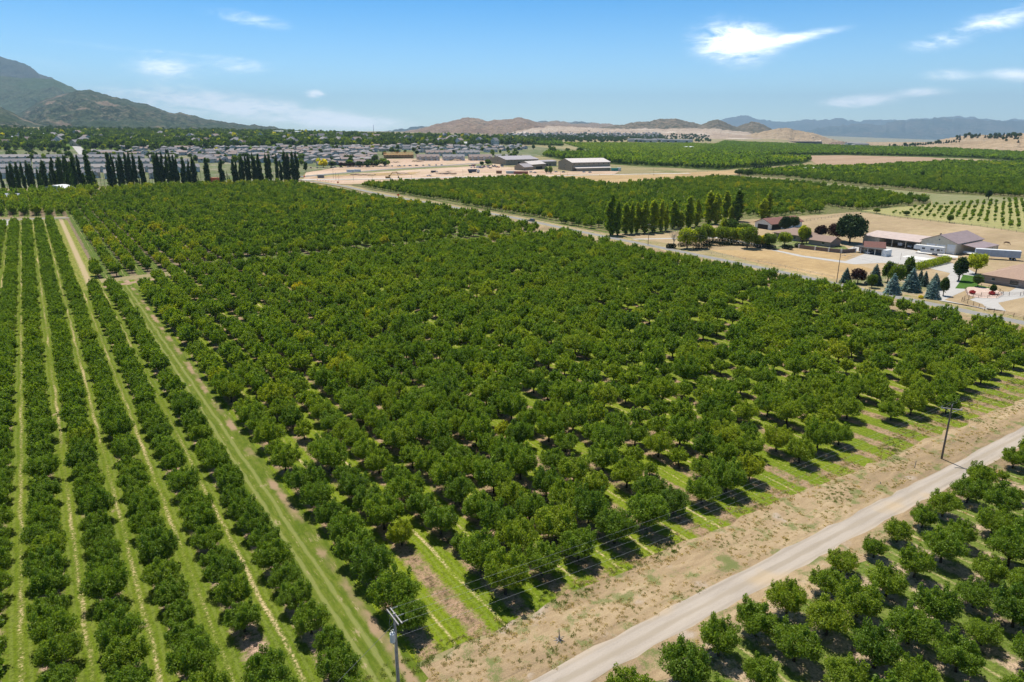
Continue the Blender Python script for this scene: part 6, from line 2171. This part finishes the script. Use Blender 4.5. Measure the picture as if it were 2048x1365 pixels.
RUST = ribbed("rusty_red_steel", (.27, .10, .07), .5, 0)
box_thing("shipping_container", "long rusty red container on the dirt before the barns", "container", 1042, 349, 17, 3, 3.4, RUST)
box_thing("shipping_container", "short brown container standing alone on the dirt", "container", 998, 348, 7, 3, 3.6, ribbed("brown_steel", (.25, .13, .07), .5, 0))
box_thing("shipping_container", "orange-red container seen between the poplar trunks", "container", 428, 365, 12, 4, 4.5, paint("orange_red_steel", (.55, .12, .05)))
box_thing("storage_tank", "pale blue-green covered tank beside the rusty container", "tank", 1021, 348, 11, 5, 3.2, paint("pale_teal", (.42, .52, .50)), -YAW, WHITEW)
box_thing("dumpster", "teal green container at the end of the large tan barn", "container", 1229, 343, 9, 4, 4, paint("teal_steel", (.03, .26, .22)))
box_thing("storage_tank", "white tank behind the teal green container", "tank", 1238, 342, 5, 4, 4, WHITEW)
box_thing("site_trailer", "pale site trailer on the strip beside the parked cars", "trailer", 701, 345, 9, 3, 3, WHITEW, -YAW, WHITEW)
box_thing("site_trailer", "second pale site trailer next to the first on the strip", "trailer", 715, 344.5, 8, 3, 3, WHITEW, -YAW, WHITEW)
box_thing("site_trailer", "dark grey box standing on the golden dirt by the site road", "container", 642, 357, 7, 3, 3.4, CARP["grey"])
ORG = paint("orange_sign_face", (.85, .12, .02), .6, .2, 0, .03)
for q, (px_, py_, lab) in enumerate(((609, 357, "orange diamond work sign near the end of the poplar row"), (676, 369.5, "orange diamond work sign low among the orchard tops"), (789, 396, "orange diamond work sign beside the road through the orchards"))):
    x, y = at(px_, py_)
    t = thing("road_sign", lab, "road sign", ground_at(x + (3.4 if q == 2 else 0), y), -YAW)
    MB().tube((0, 0, 0), (0, 0, 1.4), .06, .06, 5).build("post", STEEL, t)
    MB().prism([(0, 1.0), (1.15, 2.1), (0, 3.2), (-1.15, 2.1)], 'y', -.05, .05).build("panel", ORG, t)
for q in range(7):
    x, y = at(635 + q * 5.5, 361.5 + q * .7)
    t = thing("traffic_cone", f"orange traffic barrel, {ORD[q]} along the new road edge", "traffic cone", ground_at(x, y), 0, "traffic barrels")
    MB().tube((0, 0, 0), (0, 0, 1.3), .35, .25, 8).build("body", ORG, t)
    MB().tube((0, 0, .7), (0, 0, .95), .33, .31, 8).build("reflective_band", TRIM, t)
# soil heaps
for q, (px_, py_, w_, h_) in enumerate(((912, 322, 20, 3), (893, 349, 26, 3.5), (800, 349, 22, 2.5), (725, 351, 30, 2.5), (835, 324, 18, 3), (790, 326, 14, 2))):
    x, y = at(px_, py_)
    bm = bmesh.new()
    bmesh.ops.create_icosphere(bm, subdivisions=4, radius=1)
    for v in bm.verts:
        n_ = mn.fractal(v.co * 2.2 + Vector((q * 5, 0, 0)), .8, 2, 4)
        v.co = Vector((v.co.x * w_ * .5, v.co.y * w_ * .28, max(-.3, v.co.z) * h_)) * (1 + .22 * n_)
    me_ = bpy.data.meshes.new("dirt_mound")
    bm.to_mesh(me_)
    bm.free()
    me_.materials.append(DIRT)
    mk("dirt_mound", me_, None, ground_at(x, y), -YAW, label=f"heap of reddish soil, {ORD[q]} of the mounds on the building site", category="soil heap", group="soil heaps")

# ------------------------------------------------------------------ things on the far hills
from mathutils.bvhtree import BVHTree
hills = [o for o in bpy.data.objects if o.name.startswith("hill") and o.type == 'MESH']
bv, bf = [], []
for o in hills:
    k_ = len(bv)
    bv += [v.co.copy() for v in o.data.vertices]
    bf += [tuple(i + k_ for i in p_.vertices) for p_ in o.data.polygons]
gm = bpy.data.objects["ground"].data
k_ = len(bv)
bv += [v.co.copy() for v in gm.vertices]
bf += [tuple(i + k_ for i in p_.vertices) for p_ in gm.polygons]
BVH = BVHTree.FromPolygons(bv, bf)


def on_hill(px_, py_):
    a = (px_ - 1024) / FPX
    b = (682.5 - py_) / FPX
    f = math.cos(PITCH) + b * math.sin(PITCH)
    u = b * math.cos(PITCH) - math.sin(PITCH)
    d = Vector((f * FW[0] + a * RT[0], f * FW[1] + a * RT[1], u)).normalized()
    hit = BVH.ray_cast(Vector((0, 0, H)), d)
    return hit[0]


HT = [conifer_mesh(900 + i, 8, 3.1, 260, .9, SPRUCE, 8) for i in range(2)]
n_ = 0
for q in range(84):
    u = q / 83
    if q < 30:
        px_, py_ = 1768 + 150 * q / 29, 297.5 - 12.5 * (q / 29) + g.uniform(-.4, .4)
    else:
        px_, py_ = g.uniform(1905, 2040), 0
        py_ = np.interp(px_, [1900, 1940, 1985, 2040], [277.5, 271.5, 272.5, 269.5]) + abs(g.gauss(0, 4))
    hp = on_hill(px_, py_)
    if hp is None or hp.length > 4000:
        continue
    con = g.random() < .5
    t = thing("hill_tree", f"dark {'conifer' if con else 'round'} tree, {ORD[n_]} along the ridge of the tan hill", "hill tree", hp - Vector((0, 0, .5)), g.uniform(0, 6.28), "trees along the hill ridge")
    n_ += 1
    s_ = g.uniform(.8, 1.5)
    t.scale = (s_, s_, s_)
    if con:
        mk("crown", HT[q % 2], t, tint=.05)
    else:
        mk("crown", FARB[q % 4], t, tint=.12)
    mk("trunk", FTR, t)
pts = []
X, Y, I, J = fill([at(1850, 327), at(2070, 328), at(2070, 341), at(1960, 340), at(1880, 336)], 0, 7, 6, .4, .05)
for x, y in zip(X, Y):
    s_ = g.uniform(.6, .9)
    pts.append((x, y, h1(x, y), g.uniform(0, 6.3), s_, s_ * .9, g.random(), g.randrange(2)))
PALEL = leafmat("netted_leaves", [(0, (.22, .27, .13)), (1, (.50, .54, .40))])
scatter("netted_orchard", "pale netted young orchard beyond the ploughed field", "orchard", pts, [leaves("crown", crown_blobs(950 + i, 2.4, 2.4, .8, 4, 8), 160, .7, PALEL, 950 + i) for i in range(2)])
# remote housing estate on the slope and scrub over the hills
hp_me = MB().box(-7, 7, -5, 5, -2, 4)
slab_roof(hp_me, 14, 10, 4, 2.4, .4)
hm1 = hp_me.mesh("house", GREYR[0])
hp_me2 = MB().box(-7, 7, -5, 5, -2, 4)
slab_roof(hp_me2, 14, 10, 4, 2.4, .4)
hm2 = hp_me2.mesh("house", WALLC[3])
pts = []
for q in range(800):
    px_ = g.uniform(1010, 1320)
    py_ = g.gauss(271, 2.6)
    if px_ < 1060:
        py_ += 1
    hp = on_hill(px_, py_)
    if hp is None or hp.length > 7000:
        continue
    s_ = g.uniform(.55, .95)
    pts.append((hp.x, hp.y, hp.z, g.uniform(0, 6.3), s_, s_, .5, g.choice((0, 0, 0, 1))))
scatter("far_estate", "bluish speckle of a remote housing estate at the foot of the brown hills", "houses", pts, [hm1, hm2])
for q, (px_, py_) in enumerate(((1268, 284), (1280, 284.5), (1300, 285), (1316, 284), (1335, 285), (1350, 285), (1372, 285.5), (1705, 292), (1720, 294), (1000, 279))):
    x, y = at(px_, py_)
    building("warehouse", f"distant pale industrial block, {ORD[q]} in the line below the brown hills", "warehouse", x, y, -YAW, 44, 22, 9, 2, WALLC[(0, 3, 4)[q % 3]], GREYR[q % 2], .3, (("opening", 'f', 0, 0, 8, 5),), group="industrial blocks below the hills")
pts = []
for q in range(3200):
    r_ = g.random()
    if r_ < .22:
        px_, py_ = g.uniform(880, 1330), g.gauss(277, 3.5)
    elif r_ < .86:
        px_, py_ = g.uniform(-40, 600), 266 - abs(g.gauss(0, 34))
    else:
        px_, py_ = g.uniform(1040, 1420), g.uniform(270, 285)
    hp = on_hill(px_, py_)
    if hp is None or hp.length > 7500 or hp.z < 0:
        continue
    s_ = g.uniform(.6, 1.2) * (1 + hp.length / 9000)
    pts.append((hp.x, hp.y, hp.z - 1, g.uniform(0, 6.3), s_, s_ * .75, .08 + .12 * g.random(), g.randrange(4)))
scatter("far_scrub", "scattered dark trees and scrub at the foot of the hills", "scrub", pts, FARB)
